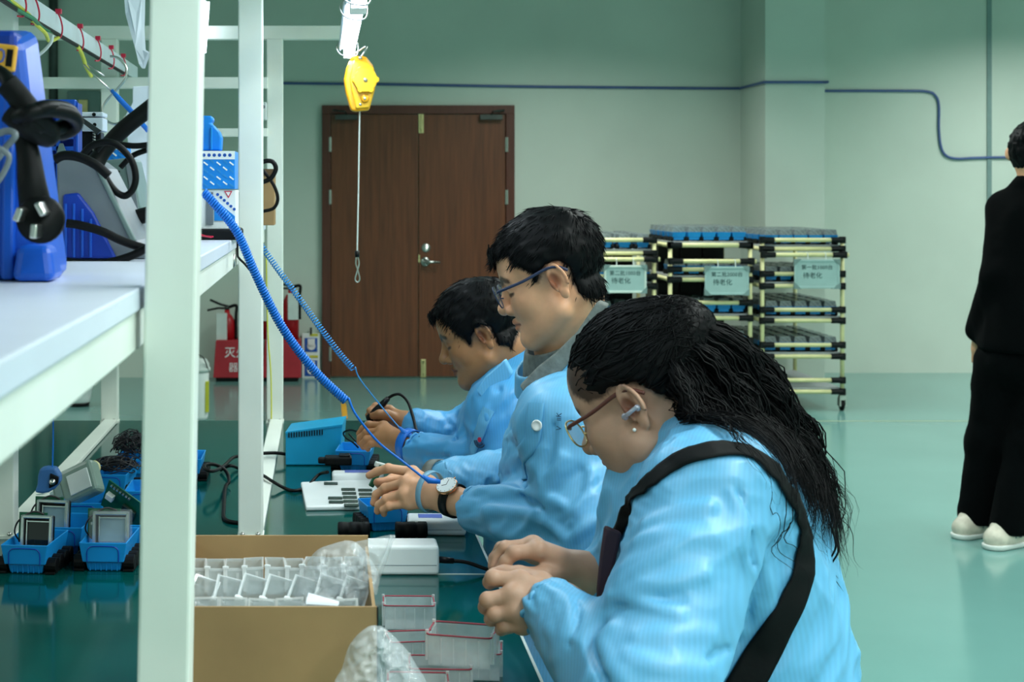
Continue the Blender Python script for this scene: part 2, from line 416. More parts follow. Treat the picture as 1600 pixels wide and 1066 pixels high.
# purple-blue cable on the wall
cable = []; V_ = lambda *a: Vector(a)
for px, py in ((372, 129), (440, 130), (620, 132), (800, 135), (1000, 137), (1100, 138)): cable.append(P(px, py, YW - .012))
zc = cable[-1].z
cable += [V_(x, y, zc) for x, y in ((XC0 - .03, YW - .012), (XC0 - .012, YW - .03), (XC0 - .012, YC + .3), (XC0 - .012, YC), (XC0 + .012, YC - .012), (XC0 + .2, YC - .012), (XC1 - .02, YC - .012), (XC1 + .012, YC + .01), (XC1 + .012, YR - .3), (XC1 + .012, YR - .03), (XC1 + .05, YR - .012))]
cable += [P(px, py, YR - .012) for px, py in ((1400, 142), (1448, 143), (1462, 150), (1467, 165), (1467, 200), (1470, 228), (1478, 243), (1495, 248), (1520, 247), (1560, 246), (1640, 246))]
tag(MB().tube(smoothline(cable, 5), .010, 8).build('wall_cable', 'wall_cable', smooth=True), 'slim purple-blue cable strung along the back wall and looping down at right', 'cable')

# ---------------------------------------------------------------- fire extinguishers, sign, bucket
def ext_box(px0, px1, label, txt, m):
    a, b = W(px0, 0)[0], W(px1, 0)[0]; y0, y1 = YW - .28, YW - .04; zt = .31
    t = thing('extinguisher_box', label, 'box', ((a + b) / 2, (y0 + y1) / 2, 0), group='fire extinguisher boxes')
    MB().hexa([(a, y0, .03), (b, y0, .03), (b, y1, .03), (a, y1, .03)], [(a + .02, y0, zt), (b, y0, zt), (b, y1, zt), (a + .02, y1, zt)]).build('case', m, t, bev=.006)
    MB().bb(a + .02, b - .02, y0 + .02, y0 + .04, 0, .03).bb(a + .02, b - .02, y1 - .04, y1 - .02, 0, .03).build('foot', 'black_plastic', t)
    if txt:
        text(txt[0], .085, ((a + b) / 2 + .03, y0 - .002, .215), FRONT, 'white_ink', t); text(txt[1], .075, ((a + b) / 2 + .05, y0 - .002, .105), FRONT, 'white_ink', t)
    return t
# the boxes stand against the wall, extinguishers in them show above the rim
ext_box(337, 394, 'red fire extinguisher box with white lettering, left of the pair by the wall', ('灭火', '器箱'), 'red_box')
ext_box(412, 471, 'faded red fire extinguisher box without lettering, right of the pair by the door', None, 'red_box')
def extinguisher(px, r, zt, label, tag_side):
    x = W(px, 0)[0]; y = YW - .16
    t = thing('fire_extinguisher', label, 'fire extinguisher', (x, y, .311), group='fire extinguishers')
    MB().lathe((x, y, .311), [(r, 0), (r, zt - .2), (r * .92, zt - .16), (r * .6, zt - .125), (r * .34, zt - .11), (r * .3, zt - .08)], 24).build('cylinder', 'red_paint', t, smooth=True)
    z = .311 + zt - .08
    MB().cyl((x, y, z), (x, y, z + .03), .018).build('valve', 'dark_metal', t, smooth=True)
    MB().tube([(x + .01, y, z + .025), (x - .05, y, z + .04), (x - .13, y, z + .075)], .009, 8).tube([(x + .01, y, z + .01), (x - .07, y, z + .012), (x - .15, y, z - .005)], .008, 8).build('lever', 'black_plastic', t, smooth=True)
    MB().tube(smoothline([(x + .015, y, z + .02), (x + .07, y - .01, z + .03), (x + r + .005, y - .02, z - .05), (x + r + .005, y - .02, z - .22)], 6), .012, 8).build('hose', 'black_rubber', t, smooth=True)
    a = x - r * .9 if tag_side < 0 else x
    MB().bb(a - .02, a + r * .95, y - r - .012, y - r - .004, z - .22, z - .02).build('inspection_tag', 'offwhite_plastic', t, bev=.001)
extinguisher(357, .062, .30, 'red fire extinguisher with a white tag in the lettered red box', -1)
extinguisher(423, .06, .44, 'red fire extinguisher half hidden behind the frame post, left of two in the plain box', -1)
extinguisher(455, .062, .45, 'tall red fire extinguisher with white tag nearest the wooden door', 1)
sg = thing('instruction_board', 'white board with two blue pictograms leaning on the wall beside the door', 'sign', (W(487, 0)[0], YW - .03, 0))
a, b = W(472, 0)[0], W(500, 0)[0]
MB().bb(a, b, YW - .03, YW - .012, .0, .34).build('panel', 'white_plastic', sg, bev=.002)
for (z0, z1) in ((.20, .305), (.015, .135)):
    q = MB().bb(a + .02, b - .02, YW - .034, YW - .03, z0, z1).build('pictogram', 'sign_blue', sg)
    xc = (a + b) / 2; MB().bb(xc - .025, xc + .03, YW - .037, YW - .034, z0 + .035, z1 - .005).lathe((xc + .003, YW - .034, z0 + .045), [(.032, 0), (.032, .003)], 16, (0, -1, 0)).build('figure', 'white_ink', q)
for z in (.155, .32): MB().bb(a + .06, b - .015, YW - .034, YW - .03, z, z + .018).build('yellow_strip', 'sign_yellow', sg)
MB().cyl(((a + b) / 2, YW - .03, .33), ((a + b) / 2, YW - .03, .385), .008, n=8).build('peg', 'dark_metal', sg)
yb = 9.6; xb = (308 - VX) * yb / F
bk = thing('bucket', 'white plastic bucket with a lid and yellow sticker on the floor behind the bench', 'bucket', (xb, yb, 0))
MB().lathe((xb, yb, 0), [(.062, 0), (.068, .02), (.074, .28), (.074, .3)], 28).build('body', 'white_plastic', bk, smooth=True)
MB().lathe((xb, yb, .3), [(.084, 0), (.084, .02), (.076, .03), (.076, .05), (.06, .075), (.0, .08)], 28).build('lid', 'offwhite_plastic', bk, smooth=True)
MB().bb(xb + .055, xb + .076, yb - .05, yb - .02, .05, .24).build('sticker', 'sign_yellow', bk)
MB().tube(smoothline([(xb - .07, yb - .03, .3), (xb - .03, yb - .09, .4), (xb + .04, yb - .09, .4), (xb + .075, yb - .03, .3)], 6), .004, 6).build('handle', 'dark_metal', bk, smooth=True)
ft = MB(); a = P(537, 655, 9.6)
tag(MB().bb(.115, .15, 9.62, 10.3, .0005, .0015).build('floor_tape', 'yellow_tape'), 'short strip of worn orange tape on the green floor behind the bench', 'tape')
# white round thing on the floor under the shelf, far left
yb = 10.2; c = P(122, 640, yb)
wb = thing('basin', 'white plastic basin on the floor far behind the bench, below the shelf edge', 'basin', (c.x, yb, 0))
MB().lathe((c.x, yb, .0), [(.07, 0), (.085, .06), (.1, .14), (.108, .145), (.1, .15), (.07, .03)], 28).build('bowl', 'white_plastic', wb, smooth=True)
MB().lathe((c.x, yb, 0), [(.073, .0), (.078, .025)], 28).build('foot_ring', 'black_plastic', wb, smooth=True)

# ---------------------------------------------------------------- flow racks
def proto_bin():
    """small blue carrier with a clear cover and black wheels, at rack scale; origin at its base"""
    r = thing('lidded_carrier', 'x', 'carrier')
    def tub(mb):
        a = [(-.032, -.05), (.032, -.05), (.032, .05), (-.032, .05)]; b = [(-.044, -.062), (.044, -.062), (.044, .062), (-.044, .062)]
        mb.hexa([(x, y, .012) for x, y in a], [(x, y, .03) for x, y in a]); mb.hexa([(x * 1.2, y * 1.1, .03) for x, y in a], [(x, y, .062) for x, y in b]); return mb
    def cover(mb):
        b = [(-.04, -.058), (.04, -.058), (.04, .058), (-.04, .058)]; c = [(-.034, -.052), (.034, -.052), (.034, .052), (-.034, .052)]
        mb.hexa([(x, y, .062) for x, y in b], [(x, y, .098) for x, y in c]); return mb
    def belt(mb, sx):
        pr = [(sx * .034, .035 * sy + .016 * math.sin(a), .016 - .016 * math.cos(a)) for sy, a0 in ((1, 0), (-1, math.pi)) for a in [a0 + k * math.pi / 5 for k in range(6)]]
        return mb.prism(pr, (sx * .016, 0, 0))
    tub(MB()).build('tub', 'blue_plastic', r); cover(MB()).build('cover', 'clear_dome', r)
    for sx in (-1, 1): belt(MB(), sx).build('tread', 'black_rubber', r)
    one = MB(); tub(one); one.cur = 1; cover(one); one.cur = 2; belt(one, -1); belt(one, 1)
    o = one.build('lidded_carrier', ['blue_plastic', 'clear_dome', 'black_rubber']); tag(o, 'x', 'carrier')
    return r, o
PB, PB1 = proto_bin(); first_used = [False, False]
def place_bin(x, y, z, label, group, parts):
    k = 0 if parts else 1; src = (PB, PB1)[k]
    if not first_used[k]: o = src; first_used[k] = True
    else: o = copy_tree(src)
    o.location = (x, y, z); o['label'] = label; o['group'] = group; return o
def rack(name_pos, px0, px1, Yf, depth, levels, zrail, rows_of, crates=()):
    s = F / Yf; X0, X1 = (px0 - VX) / s, (px1 - VX) / s; Yb = Yf + depth
    z_of = lambda py: EYE - (py - VY) / s
    t = thing('flow_rack', 'cream pipe rack with black joints, %s' % name_pos, 'rack', ((X0 + X1) / 2, Yf + depth / 2, 0), group='pipe racks with blue carriers')
    r = .014; ztop = z_of(levels[0][0]) + .02
    for (x, y) in ((X0, Yf), (X1, Yf), (X0, Yb), (X1, Yb)):
        MB().cyl((x, y, .09), (x, y, ztop), r, n=10).build('post', 'cream_pipe', t, smooth=True)
        c = MB().bb(x - .02, x + .02, y - .02, y + .02, .07, .1).bb(x - .022, x - .014, y - .02, y + .03, .03, .085).bb(x + .014, x + .022, y - .02, y + .03, .03, .085).build('caster', 'steel', t)
        MB().lathe((x - .012, y + .01, .035), [(.02, 0), (.035, .003), (.035, .021), (.02, .024)], 16, (1, 0, 0)).build('wheel', 'black_rubber', c, smooth=True)
    def joint(x, y, z, sx):
        MB().box((x, y - .003, z), (.036, .036, .044)).cyl((x, y - .006, z), (x + sx * .075, y - .006, z), .019, n=10).build('joint', 'black_plastic', t, bev=.003)
    for (pu, pl) in levels:
        for k, p in enumerate((pu, pl)):
            z = z_of(p); MB().cyl((X0, Yf - .006, z), (X1, Yf - .006, z), r, n=10).build('rail', 'cream_pipe', t, smooth=True)
            joint(X0, Yf, z, 1); joint(X1, Yf, z, -1)
        zl = z_of(pl)
        for x in (X0, X1): MB().cyl((x, Yf, zl), (x, Yb, zl), r, n=8).build('side_rail', 'cream_pipe', t, smooth=True)
        MB().cyl((X0, Yb, zl), (X1, Yb, zl), r, n=8).build('rail', 'cream_pipe', t, smooth=True)
        MB().bb(X0 + .01, X1 - .01, Yf + .015, Yb - .015, zl + .014, zl + .026).build('shelf_sheet', 'rack_sheet', t)
    if zrail:
        z = z_of(zrail); MB().cyl((X0 - .0, Yf - .035, z), (X1 + .03, Yf - .035, z), r, n=10).build('rail', 'cream_pipe', t, smooth=True)
        for x in (X0, X1): joint(x, Yf - .03, z, 1 if x == X0 else -1)
    for li, nrows, ncols, words in rows_of:
        zl = z_of(levels[li][1]) + .0265 if li >= 0 else ztop + .001
        for j in range(nrows):
            for i in range(ncols):
                x = X0 + .065 + (X1 - X0 - .13) * i / max(1, ncols - 1); y = Yf + .085 + j * .148
                cw = (('leftmost', 'second from left', 'middle one', 'second from right', 'rightmost') if ncols == 5 else ('leftmost', 'second from left', 'second from right', 'rightmost'))[i]
                rw = ('front', 'second', 'third', 'fourth', 'fifth', 'back')[j]
                place_bin(x + rng.uniform(-.003, .003), y, zl, 'small lidded blue carrier, %s in the %s row, %s' % (cw, rw, words), 'lidded carriers, %s' % words, j < 1)
    for li in crates:
        zl = z_of(levels[li][1]) + .0265; y0 = Yf + .5
        for k in range(3):
            x0 = X0 + .03 + k * (X1 - X0 - .06) / 3; x1 = x0 + (X1 - X0 - .06) / 3 - .01; zt_ = zl + .17
            c = thing('dark_crate', 'dark plastic crate, %s, at the back of the %s shelf, %s' % (('left one', 'middle one', 'right one')[k], ('first', 'second', 'third', 'fourth')[li], rows_of[0][3].split(', ')[1]), 'crate', ((x0 + x1) / 2, y0 + .2, zl), group='dark crates deep in the racks')
            MB().bb(x0, x1, y0, y0 + .4, zl, zt_).build('body', 'black_plastic', c); MB().bb(x0 - .003, x1 + .003, y0 - .004, y0 + .404, zt_, zt_ + .02).build('rim', 'black_rubber', c)
    return t, X0, X1, z_of
def whiteboard(px0, px1, py0, py1, Yf, label, l1, l2, bright):
    s = F / Yf; x0, x1 = (px0 - VX) / s, (px1 - VX) / s; z0, z1 = EYE - (py1 - VY) / s, EYE - (py0 - VY) / s; y = Yf - .06
    t = thing('whiteboard', label, 'whiteboard', ((x0 + x1) / 2, y, z0), group='whiteboards hung on the racks')
    MB().bb(x0 + .006, x1 - .006, y, y + .008, z0 + .006, z1 - .006).build('board', 'board_face', t)
    e = .014; fm = 'board_frame' if bright else 'board_face'
    for q in ((x0, x1, z1 - e, z1), (x0, x1, z0, z0 + e), (x0, x0 + e, z0 + e, z1 - e), (x1 - e, x1, z0 + e, z1 - e)):
        MB().bb(q[0], q[1], y - .006, y + .012, q[2], q[3]).build('edge_strip', fm, t, bev=.002)
    for cx, sx in ((x0, 1), (x1, -1)):
        for cz, sz in ((z0, 1), (z1, -1)):
            c = .042; MB().prism([(cx - sx * .003, y - .009, cz - sz * .003), (cx + sx * c, y - .009, cz - sz * .003), (cx + sx * c * .5, y - .009, cz + sz * c * .45), (cx - sx * .003, y - .009, cz + sz * c)], (0, .024, 0)).build('corner_cap', 'board_corner', t)
    wdt = x1 - x0; xc = (x0 + x1) / 2
    text(l1, .034, (xc, y - .001, z1 - .052), FRONT, 'marker_ink', t, sx=1.0)
    text(l2, .042, (xc - wdt * .1, y - .001, (z0 + z1) / 2 - .012), FRONT, 'marker_ink', t)
    for hx in (x0 + wdt * .3, x1 - wdt * .3): MB().tube([(hx, y, z1 - .005), (hx, y + .006, z1 + .035), (hx, y + .03, z1 + .045)], .003, 6).build('hook', 'offwhite_plastic', t)
YF = 9.97
rack('leftmost, mostly behind the man in glasses', 902, 1022, YF + .02, 1.0, [(375, 396), (432, 447), (487, 501), (545, 560), (597, 612)], 405,
     [(0, 6, 4, 'top shelf, left rack'), (1, 2, 4, 'second shelf, left rack'), (2, 2, 4, 'third shelf, left rack')], [1, 2, 3])
rack('middle one of three, behind the woman', 1047, 1172, YF - .02, 1.0, [(383, 383.5), (421, 437), (473, 497), (532, 548), (597, 612)], 408,
     [(-1, 5, 5, 'top shelf, middle rack'), (1, 2, 5, 'second shelf, middle rack'), (2, 3, 5, 'third shelf, middle rack'), (3, 2, 5, 'fourth shelf, middle rack')], [1, 2, 3])
rack('rightmost of three, its caster in view', 1191, 1316, YF, 1.0, [(375, 389), (428, 447), (484, 501), (539, 557), (594, 612)], 398,
     [(0, 6, 5, 'top shelf, right rack'), (1, 5, 5, 'second shelf, right rack'), (2, 6, 5, 'third shelf, right rack'), (3, 6, 5, 'fourth shelf, right rack')])
whiteboard(941, 1007, 414, 457, YF, 'small whiteboard with bright frame on the left rack, beside the man in glasses', '第二批1000台', '待老化', True)
whiteboard(1098, 1166, 416, 460, YF - .03, 'small whiteboard on the middle rack above the woman', '第二批2000台', '待老化', False)
whiteboard(1237, 1307, 405, 450, YF, 'small tilted whiteboard on the right rack', '第一批1000台', '待老化', False)
# ---------------------------------------------------------------- workbench with its post frame and upper shelf
ZT = .75
XR, XL = .30, -1.04; YN, YE, YJ = .95, 4.5, 2.69
PX, QX = -.142, -.622; pw = .047
wbn = thing('workbench', 'long assembly bench with dark green mat, white post frame and raised white shelf', 'workbench', (-.37, 2.7, 0))
MB().bb(XL, XR - .004, YN, YJ - .001, ZT - .03, ZT).build('table_top', 'mat_green', wbn)
MB().bb(XL, XR - .004, YJ + .002, YE, ZT - .03, ZT).build('table_top', 'mat_green', wbn)
MB().bb(XR - .004, XR, YN, YE, ZT - .032, ZT + .001).build('edge_strip', 'edge_white', wbn)
MB().bb(.12, XR - .004, YJ - .002, YJ + .002, ZT - .01, ZT + .001).build('joint_strip', 'edge_white', wbn)
for x in (XL + .08, XR - .12):
    for y in (1.0, 2.7, 4.42): MB().bb(x - .025, x + .025, y - .025, y + .025, 0, ZT - .03).build('leg', 'post_paint', wbn)
POSTY = (1.41, 2.99, 4.47)
for y in POSTY:
    for x in (PX, QX):
        if y < 2 and x == QX: continue
        zt_ = 1.863 if y > 4 else 2.6; sl = .0187 if y < 2 else 0     # the near post leans a little
        ring_ = lambda z: [(x + sl * (z - 1.155) + sx * pw / 2, y + sy * pw / 2, z) for sx, sy in ((-1, -1), (1, -1), (1, 1), (-1, 1))]
        p = MB().hexa(ring_(ZT), ring_(zt_)).build('post', 'post_paint', wbn, bev=.003)
        MB().bb(x - pw / 2 - .002, x + pw / 2 + .002, y - pw / 2 - .003, y + pw / 2, ZT, ZT + .006).build('base_plate', 'post_paint', p)
        for sx in (-1, 1): MB().lathe((x + sx * .015, y - pw / 2 - .0, ZT + .009), [(.0045, 0), (.004, .004), (.0, .005)], 10, (0, -1, .3)).build('bolt', 'steel', p, smooth=True)
for x, y0, y1 in ((PX, 2.99 + pw / 2, 4.47 - pw / 2), (QX, 2.99 + pw / 2, 4.47 - pw / 2), (PX, 1.41 + pw / 2, 2.99 - pw / 2)):
    if y0 < 2: continue
    MB().bb(x - .014, x + .024, y0, y1, ZT + .001, ZT + .012).build('base_rail', 'post_paint', wbn, bev=.002)
zz = 1.42 + (300 - 51) * 4.47 / F
MB().bb(-1.0, .05, 4.47 - .02, 4.47 + .02, 1.863, 1.902).build('cross_beam', 'post_paint', wbn, bev=.002)
z = 1.42 + 172 * 4.40 / F
MB().bb(-.95, PX - .02, 4.43, 4.447, z - .017, z + .016).build('cross_beam', 'post_paint', wbn, bev=.002)
z = EYE + (300 - 207) * 4.43 / F
MB().bb(-.40, PX - .02, 4.43, 4.447, z - .012, z + .012).build('cross_beam', 'post_paint', wbn, bev=.002)
# shelf
XS, ZS = -.167, 1.333
MB().bb(-.62, XS, .4, 4.42, ZS - .021, ZS).build('shelf_board', 'shelf_board', wbn, bev=.002)
MB().bb(XS - .034, XS - .004, .4, 4.42, ZS - .058, ZS - .0215).build('shelf_beam', 'post_paint', wbn, bev=.002)
MB().bb(-.62, -.585, .4, 4.42, ZS - .058, ZS - .0215).build('shelf_beam', 'post_paint', wbn, bev=.002)
for y in (1.41, 2.94, 4.3): MB().bb(-.585, XS - .034, y - .02, y + .02, ZS - .058, ZS - .022).build('shelf_bracket', 'post_paint', wbn)
# wire trunking plate running back above the shelf
XP = -.572
MB().bb(XP - .004, XP, .9, 4.72, 1.764, 1.803).build('trunking_plate', 'shelf_edge', wbn)
MB().bb(XP - .03, XP - .004, .9, 4.72, 1.79, 1.803).build('trunking_lip', 'post_paint', wbn)

def onplate(px, z=1.762):                                # point on the plate's lower edge at image column px
    Y = XP * F / (px - VX); return Vector((XP + .004, Y, z))
def strand(pts, m, r, name, label, cat, n=7):
    return tag(MB().tube(smoothline(pts, n), r, 7).build(name, m, smooth=True), label, cat)
strand([onplate(-30, 1.762), onplate(10, 1.758), onplate(45, 1.757), onplate(80, 1.756), onplate(120, 1.757), onplate(150, 1.757), onplate(196, 1.757)], 'cable_black', .0045, 'black_wire', 'black wire tied along the lower edge of the grey trunking plate', 'wire')
strand([onplate(-30, 1.765), onplate(5, 1.765), onplate(20, 1.758), onplate(40, 1.745)+Vector((.01,0,.008)), onplate(62, 1.752), onplate(85, 1.757)], 'wire_green', .004, 'green_wire', 'green wire at the near end of the trunking plate', 'wire')
strand([onplate(-20, 1.77), onplate(5, 1.768), onplate(40, 1.762), onplate(50, 1.752), onplate(60, 1.738)+Vector((.01,0,.0)), onplate(74, 1.732), onplate(88, 1.75)], 'wire_yellow', .004, 'yellow_wire', 'yellow and green earth wire sagging under the near half of the trunking plate', 'wire')
strand([onplate(118, 1.757), onplate(126, 1.742), onplate(132, 1.72), onplate(140, 1.703)], 'wire_yellow', .005, 'yellow_wire', 'short yellow wire hanging from the trunking plate above the wire hook', 'wire')
for i, px in enumerate((30, 51, 88, 122, 150, 171, 190)):
    Y = XP * F / (px - VX); x = XP + .003
    q = tag(MB().tube(smoothline([(x, Y, 1.803), (x + .006, Y, 1.79), (x + .008, Y + .012, 1.77), (x + .004, Y + .01, 1.752), (x - .002, Y - .02, 1.748)], 5), .0019, 6).box((x + .002, Y, 1.806), (.012, .014, .01)).build('cable_tie', 'wire_red', smooth=False),
        'red cable tie around the trunking plate, %s' % ('nearest the camera', 'second from the camera', 'third from the camera', 'fourth from the camera', 'fifth from the camera', 'sixth from the camera', 'farthest from the camera')[i], 'cable tie', 'red cable ties on the trunking plate')
# ---------------------------------------------------------------- LED battens over the bench
def batten(x, y0, y1, z, label):
    t = thing('tube_lamp', label, 'lamp', (x, (y0 + y1) / 2, z), group='tube lamps over the bench')
    MB().bb(x - .022, x + .014, y0, y1, z + .012, z + .03).build('housing', 'tube_housing', t, bev=.003)
    MB().tube([(x + .004, y0 + .01, z), (x + .004, y1 - .01, z)], .0125, 14).build('tube', 'tube_glow', t, smooth=True)
    for y in (y0 + .006, y1 - .006): MB().bb(x - .014, x + .02, y - .006, y + .006, z - .014, z + .03).build('end_cap', 'white_plastic', t, bev=.002)
    MB().tube([(x - .024, y0 + .01, z + .01), (x - .024, y1 - .01, z + .01)], .004, 8).build('clip_rail', 'tube_housing', t, smooth=True)
    for y in (y0 + .08, y1 - .1): MB().tube(smoothline([(x - .02, y, z + .03), (x - .034, y, z + .01), (x - .02, y, z - .012), (x + .02, y, z - .015), (x + .024, y, z + .02), (x, y, z + .031)], 5), .0018, 6).build('wire_clip', 'steel', t, smooth=True)
batten(.068, 3.2, 4.28, 1.805, 'bright white tube lamp above the bench, its end right over the yellow balancer')
batten(.068, 2.0, 3.12, 1.805, 'bright white tube lamp at the top edge of the picture, nearer than the other')
y = 4.39; a, b = P(323, 3, y), P(317.5, 82, y)
t = thing('tube_lamp', 'bright tube lamp standing upright just right of the near white post', 'lamp', b, group=None)
MB().tube([a, b], .0085, 12).build('tube', 'tube_glow', t, smooth=True)
MB().tube([a + Vector((-.012, .012, .03)), b + Vector((-.012, .012, -.02))], .008, 10).build('housing', 'tube_housing', t, smooth=True)
# yellow spring balancer with its wire
Y = 4.18; s = F / Y
bl = thing('spring_balancer', 'yellow spring balancer hanging from the lamp end with its wire pulled down', 'balancer', P(562, 173, Y))
outl = [(550, 87), (572, 88), (583, 102), (588, 120), (586, 140), (577, 172), (556, 174), (548, 172), (540, 145), (537, 124), (541, 106)]
MB().prism([P(px, py, Y - .02) for px, py in outl], (0, .045, 0)).build('case', 'balancer_yellow', bl, bev=.006, seg=3)
MB().prism([P(px + 2 + (562 - px) * .12, py + (130 - py) * .1, Y - .028) for px, py in outl[:6]] + [P(556, 170, Y - .028), P(549, 140, Y - .028), P(546, 122, Y - .028), P(550, 106, Y - .028)], (0, .01, 0)).build('face_plate', 'balancer_bright', bl, bev=.003)
c = P(571, 125, Y - .03); poly = []
for k in range(48):
    a = 2 * math.pi * k / 48; r = (19 + 2.2 * (1 if math.cos(6 * a) > .2 else -.4)) / s
    poly.append(c + Vector((r * math.cos(a), 0, r * math.sin(a) * 1.06)))
kb = MB().prism(poly, (0, -.016, 0)).build('tension_knob', 'balancer_bright', bl, bev=.002)
MB().lathe(P(571, 125, Y - .046), [(.006, 0), (.006, .003), (.002, .005)], 12, (0, -1, 0)).build('screw', 'steel', kb, smooth=True)
kb = MB().lathe(P(570, 154, Y - .03), [(.011, 0), (.011, .008), (.007, .01)], 16, (0, -1, 0)).build('lock_knob', 'balancer_yellow', bl, smooth=True)
MB().lathe(P(570, 154, Y - .04), [(.004, 0), (.004, .003), (.001, .004)], 10, (0, -1, 0)).build('screw', 'steel', kb, smooth=True)
MB().lathe(P(563, 91, Y - .028), [(.005, 0), (.005, .006)], 10, (0, -1, 0)).lathe(P(563, 163, Y - .028), [(.004, 0), (.004, .004)], 10, (0, -1, 0)).build('rivet', 'steel', bl, smooth=True)
MB().tube(smoothline([P(563, 91, Y), P(569, 82, Y - .005), P(573, 74, Y), P(570, 73, Y + .01), P(560, 80, Y + .02), P(552, 84, Y + .03), P(546, 78, Y + .02)], 6), .0028, 8).build('hook', 'steel', bl, smooth=True)
MB().tube([P(562, 172, Y), P(560, 300, Y), P(558, 396, Y)], .0022, 6).build('wire', 'offwhite_plastic', bl)
MB().cyl(P(558, 392, Y), P(558, 402, Y), .0065, n=10).build('stopper', 'black_plastic', bl, smooth=True)
MB().tube(smoothline([P(557, 400, Y), P(556, 412, Y), P(559, 422, Y), P(562, 436, Y), P(558, 441, Y), P(555, 436, Y), P(558, 424, Y), P(561, 412, Y), P(559, 401, Y)], 6), .002, 6).build('snap_hook', 'steel', bl, smooth=True)
# ---------------------------------------------------------------- things on the upper shelf
def lathe_at(mb, c, r, h, n=20, axis=(0, 0, 1)): return mb.lathe(c, [(r * .9, 0), (r, h * .06), (r, h * .94), (r * .9, h)], n, axis)
# big royal-blue case, partly outside the frame
Y0, Y1 = 1.50, 1.62
bc = thing('blue_case', 'tall royal-blue plastic case with an orange label standing on the shelf at far left', 'case', (-.36, 1.6, ZS))
def q(px, py, Y): return P(px, py, Y)
zt0 = EYE + (300 - 36) * Y0 / F
xr0, xr1 = (104 - VX) * Y1 / F, (62 - VX) * 1.62 / F
MB().hexa([(-.47, Y0, ZS), (-.2675, Y0, ZS), (-.2675, Y1, ZS), (-.47, Y1, ZS)], [(-.47, Y0 + .02, 1.572), (-.299, Y0 + .02, 1.572), (-.299, Y1 - .01, 1.59), (-.47, Y1 - .01, 1.592)]).build('body', 'royal_blue', bc, bev=.012, seg=3)
for k in range(5):
    x = -.305 - k * .028
    MB().hexa([(x - .008, Y0 - .012, ZS + .002), (x + .004, Y0 - .012, ZS + .002), (x + .004, Y0 + .01, ZS + .002), (x - .008, Y0 + .01, ZS + .002)], [(x - .012, Y0 + .018, 1.535), (x, Y0 + .018, 1.535), (x, Y0 + .04, 1.535), (x - .012, Y0 + .04, 1.535)]).build('rib', 'royal_blue', bc, bev=.003)
MB().bb(-.46, -.304, Y0 + .015, Y0 + .06, 1.560, 1.580).build('top_lip', 'deep_blue', bc, bev=.006)
lb = MB().box((-.345, Y0 + .012, 1.556), (.085, .010, .026), Euler((0, math.radians(7), 0)).to_matrix()).build('orange_label', 'orange_label', bc, bev=.002)
text('-400', .021, (-.331, Y0 + .0062, 1.5545), (math.pi / 2, math.radians(7), 0), 'label_blue', bc, align='CENTER')
MB().box((-.3085, Y0 + .0065, 1.5515), (.006, .001, .017), Euler((0, math.radians(7), 0)).to_matrix()).build('label_mark', 'cable_black', bc)
MB().hexa([(-.30, Y0 - .03, ZS + .001), (-.258, Y0 - .03, ZS + .001), (-.258, Y0 + .03, ZS + .001), (-.30, Y0 + .03, ZS + .001)], [(-.296, Y0 - .02, ZS + .036), (-.264, Y0 - .02, ZS + .036), (-.264, Y0 + .02, ZS + .036), (-.296, Y0 + .02, ZS + .036)]).build('foot', 'royal_blue', bc, bev=.008, seg=3)
# hanging black plug
Yp = 1.40
pl = thing('power_plug', 'black three-pin power plug hanging by its thick cable before the blue case', 'plug', P(57, 340, Yp))
c = P(57, 340, Yp)
MB().lathe(c + Vector((0, .03, 0)), [(.012, 0), (.02, .006), (.0225, .02), (.021, .03), (.0, .031)], 24, (.1, -1, -.1)).build('plug_head', 'black_rubber', pl, smooth=True)
for dx, dz, a in ((-.012, .003, .35), (.008, .008, -.5), (.002, -.012, .1)):
    R = Euler((0, a, 0)).to_matrix(); MB().box(c + Vector((dx, -.012, dz)), (.0062, .03, .013), R).build('prong', 'steel', pl, bev=.0015)
MB().tube(smoothline([P(57, 330, Yp + .02), P(50, 290, Yp + .015), P(44, 240, Yp + .02), P(34, 200, Yp + .02)], 6), [.016 - .0075 * k / 18 for k in range(19)], 12).build('strain_relief', 'black_rubber', pl, smooth=True)
MB().tube(smoothline([P(34, 203, Yp + .02), P(24, 188, Yp), P(45, 176, Yp - .02), P(80, 172, Yp), P(112, 180, Yp + .03), P(118, 196, Yp + .05), P(95, 208, Yp + .05), P(60, 202, Yp + .03), P(40, 184, Yp - .01), P(70, 168, Yp - .01), P(105, 172, Yp + .04), P(112, 186, Yp + .06), P(90, 200, Yp + .04), P(55, 196, Yp + .0), P(20, 150, Yp), P(8, 120, Yp + .02), P(-30, 100, Yp + .04)], 7), .0072, 10).build('cable', 'cable_black', pl, smooth=True)
MB().tube(smoothline([P(10, 130, Yp), P(28, 150, Yp), P(52, 180, Yp), P(75, 205, Yp + .02), P(70, 212, Yp + .02), P(40, 195, Yp), P(15, 175, Yp)], 6), .011, 10).build('cable_wrap', 'black_rubber', pl, smooth=True)
tag(MB().tube(smoothline([P(-20, 270, 1.36), P(8, 232, 1.36), P(24, 212, 1.35), P(10, 205, 1.36), P(-20, 216, 1.36)], 6), .0032, 8).tube(smoothline([P(-20, 225, 1.34), P(6, 236, 1.34), P(14, 250, 1.34), P(-2, 282, 1.34), P(-20, 290, 1.34)], 6), .0026, 8).build('grey_cable', 'grey_plastic', smooth=True), 'thin grey cable looping beside the black plug at the left edge', 'cable')
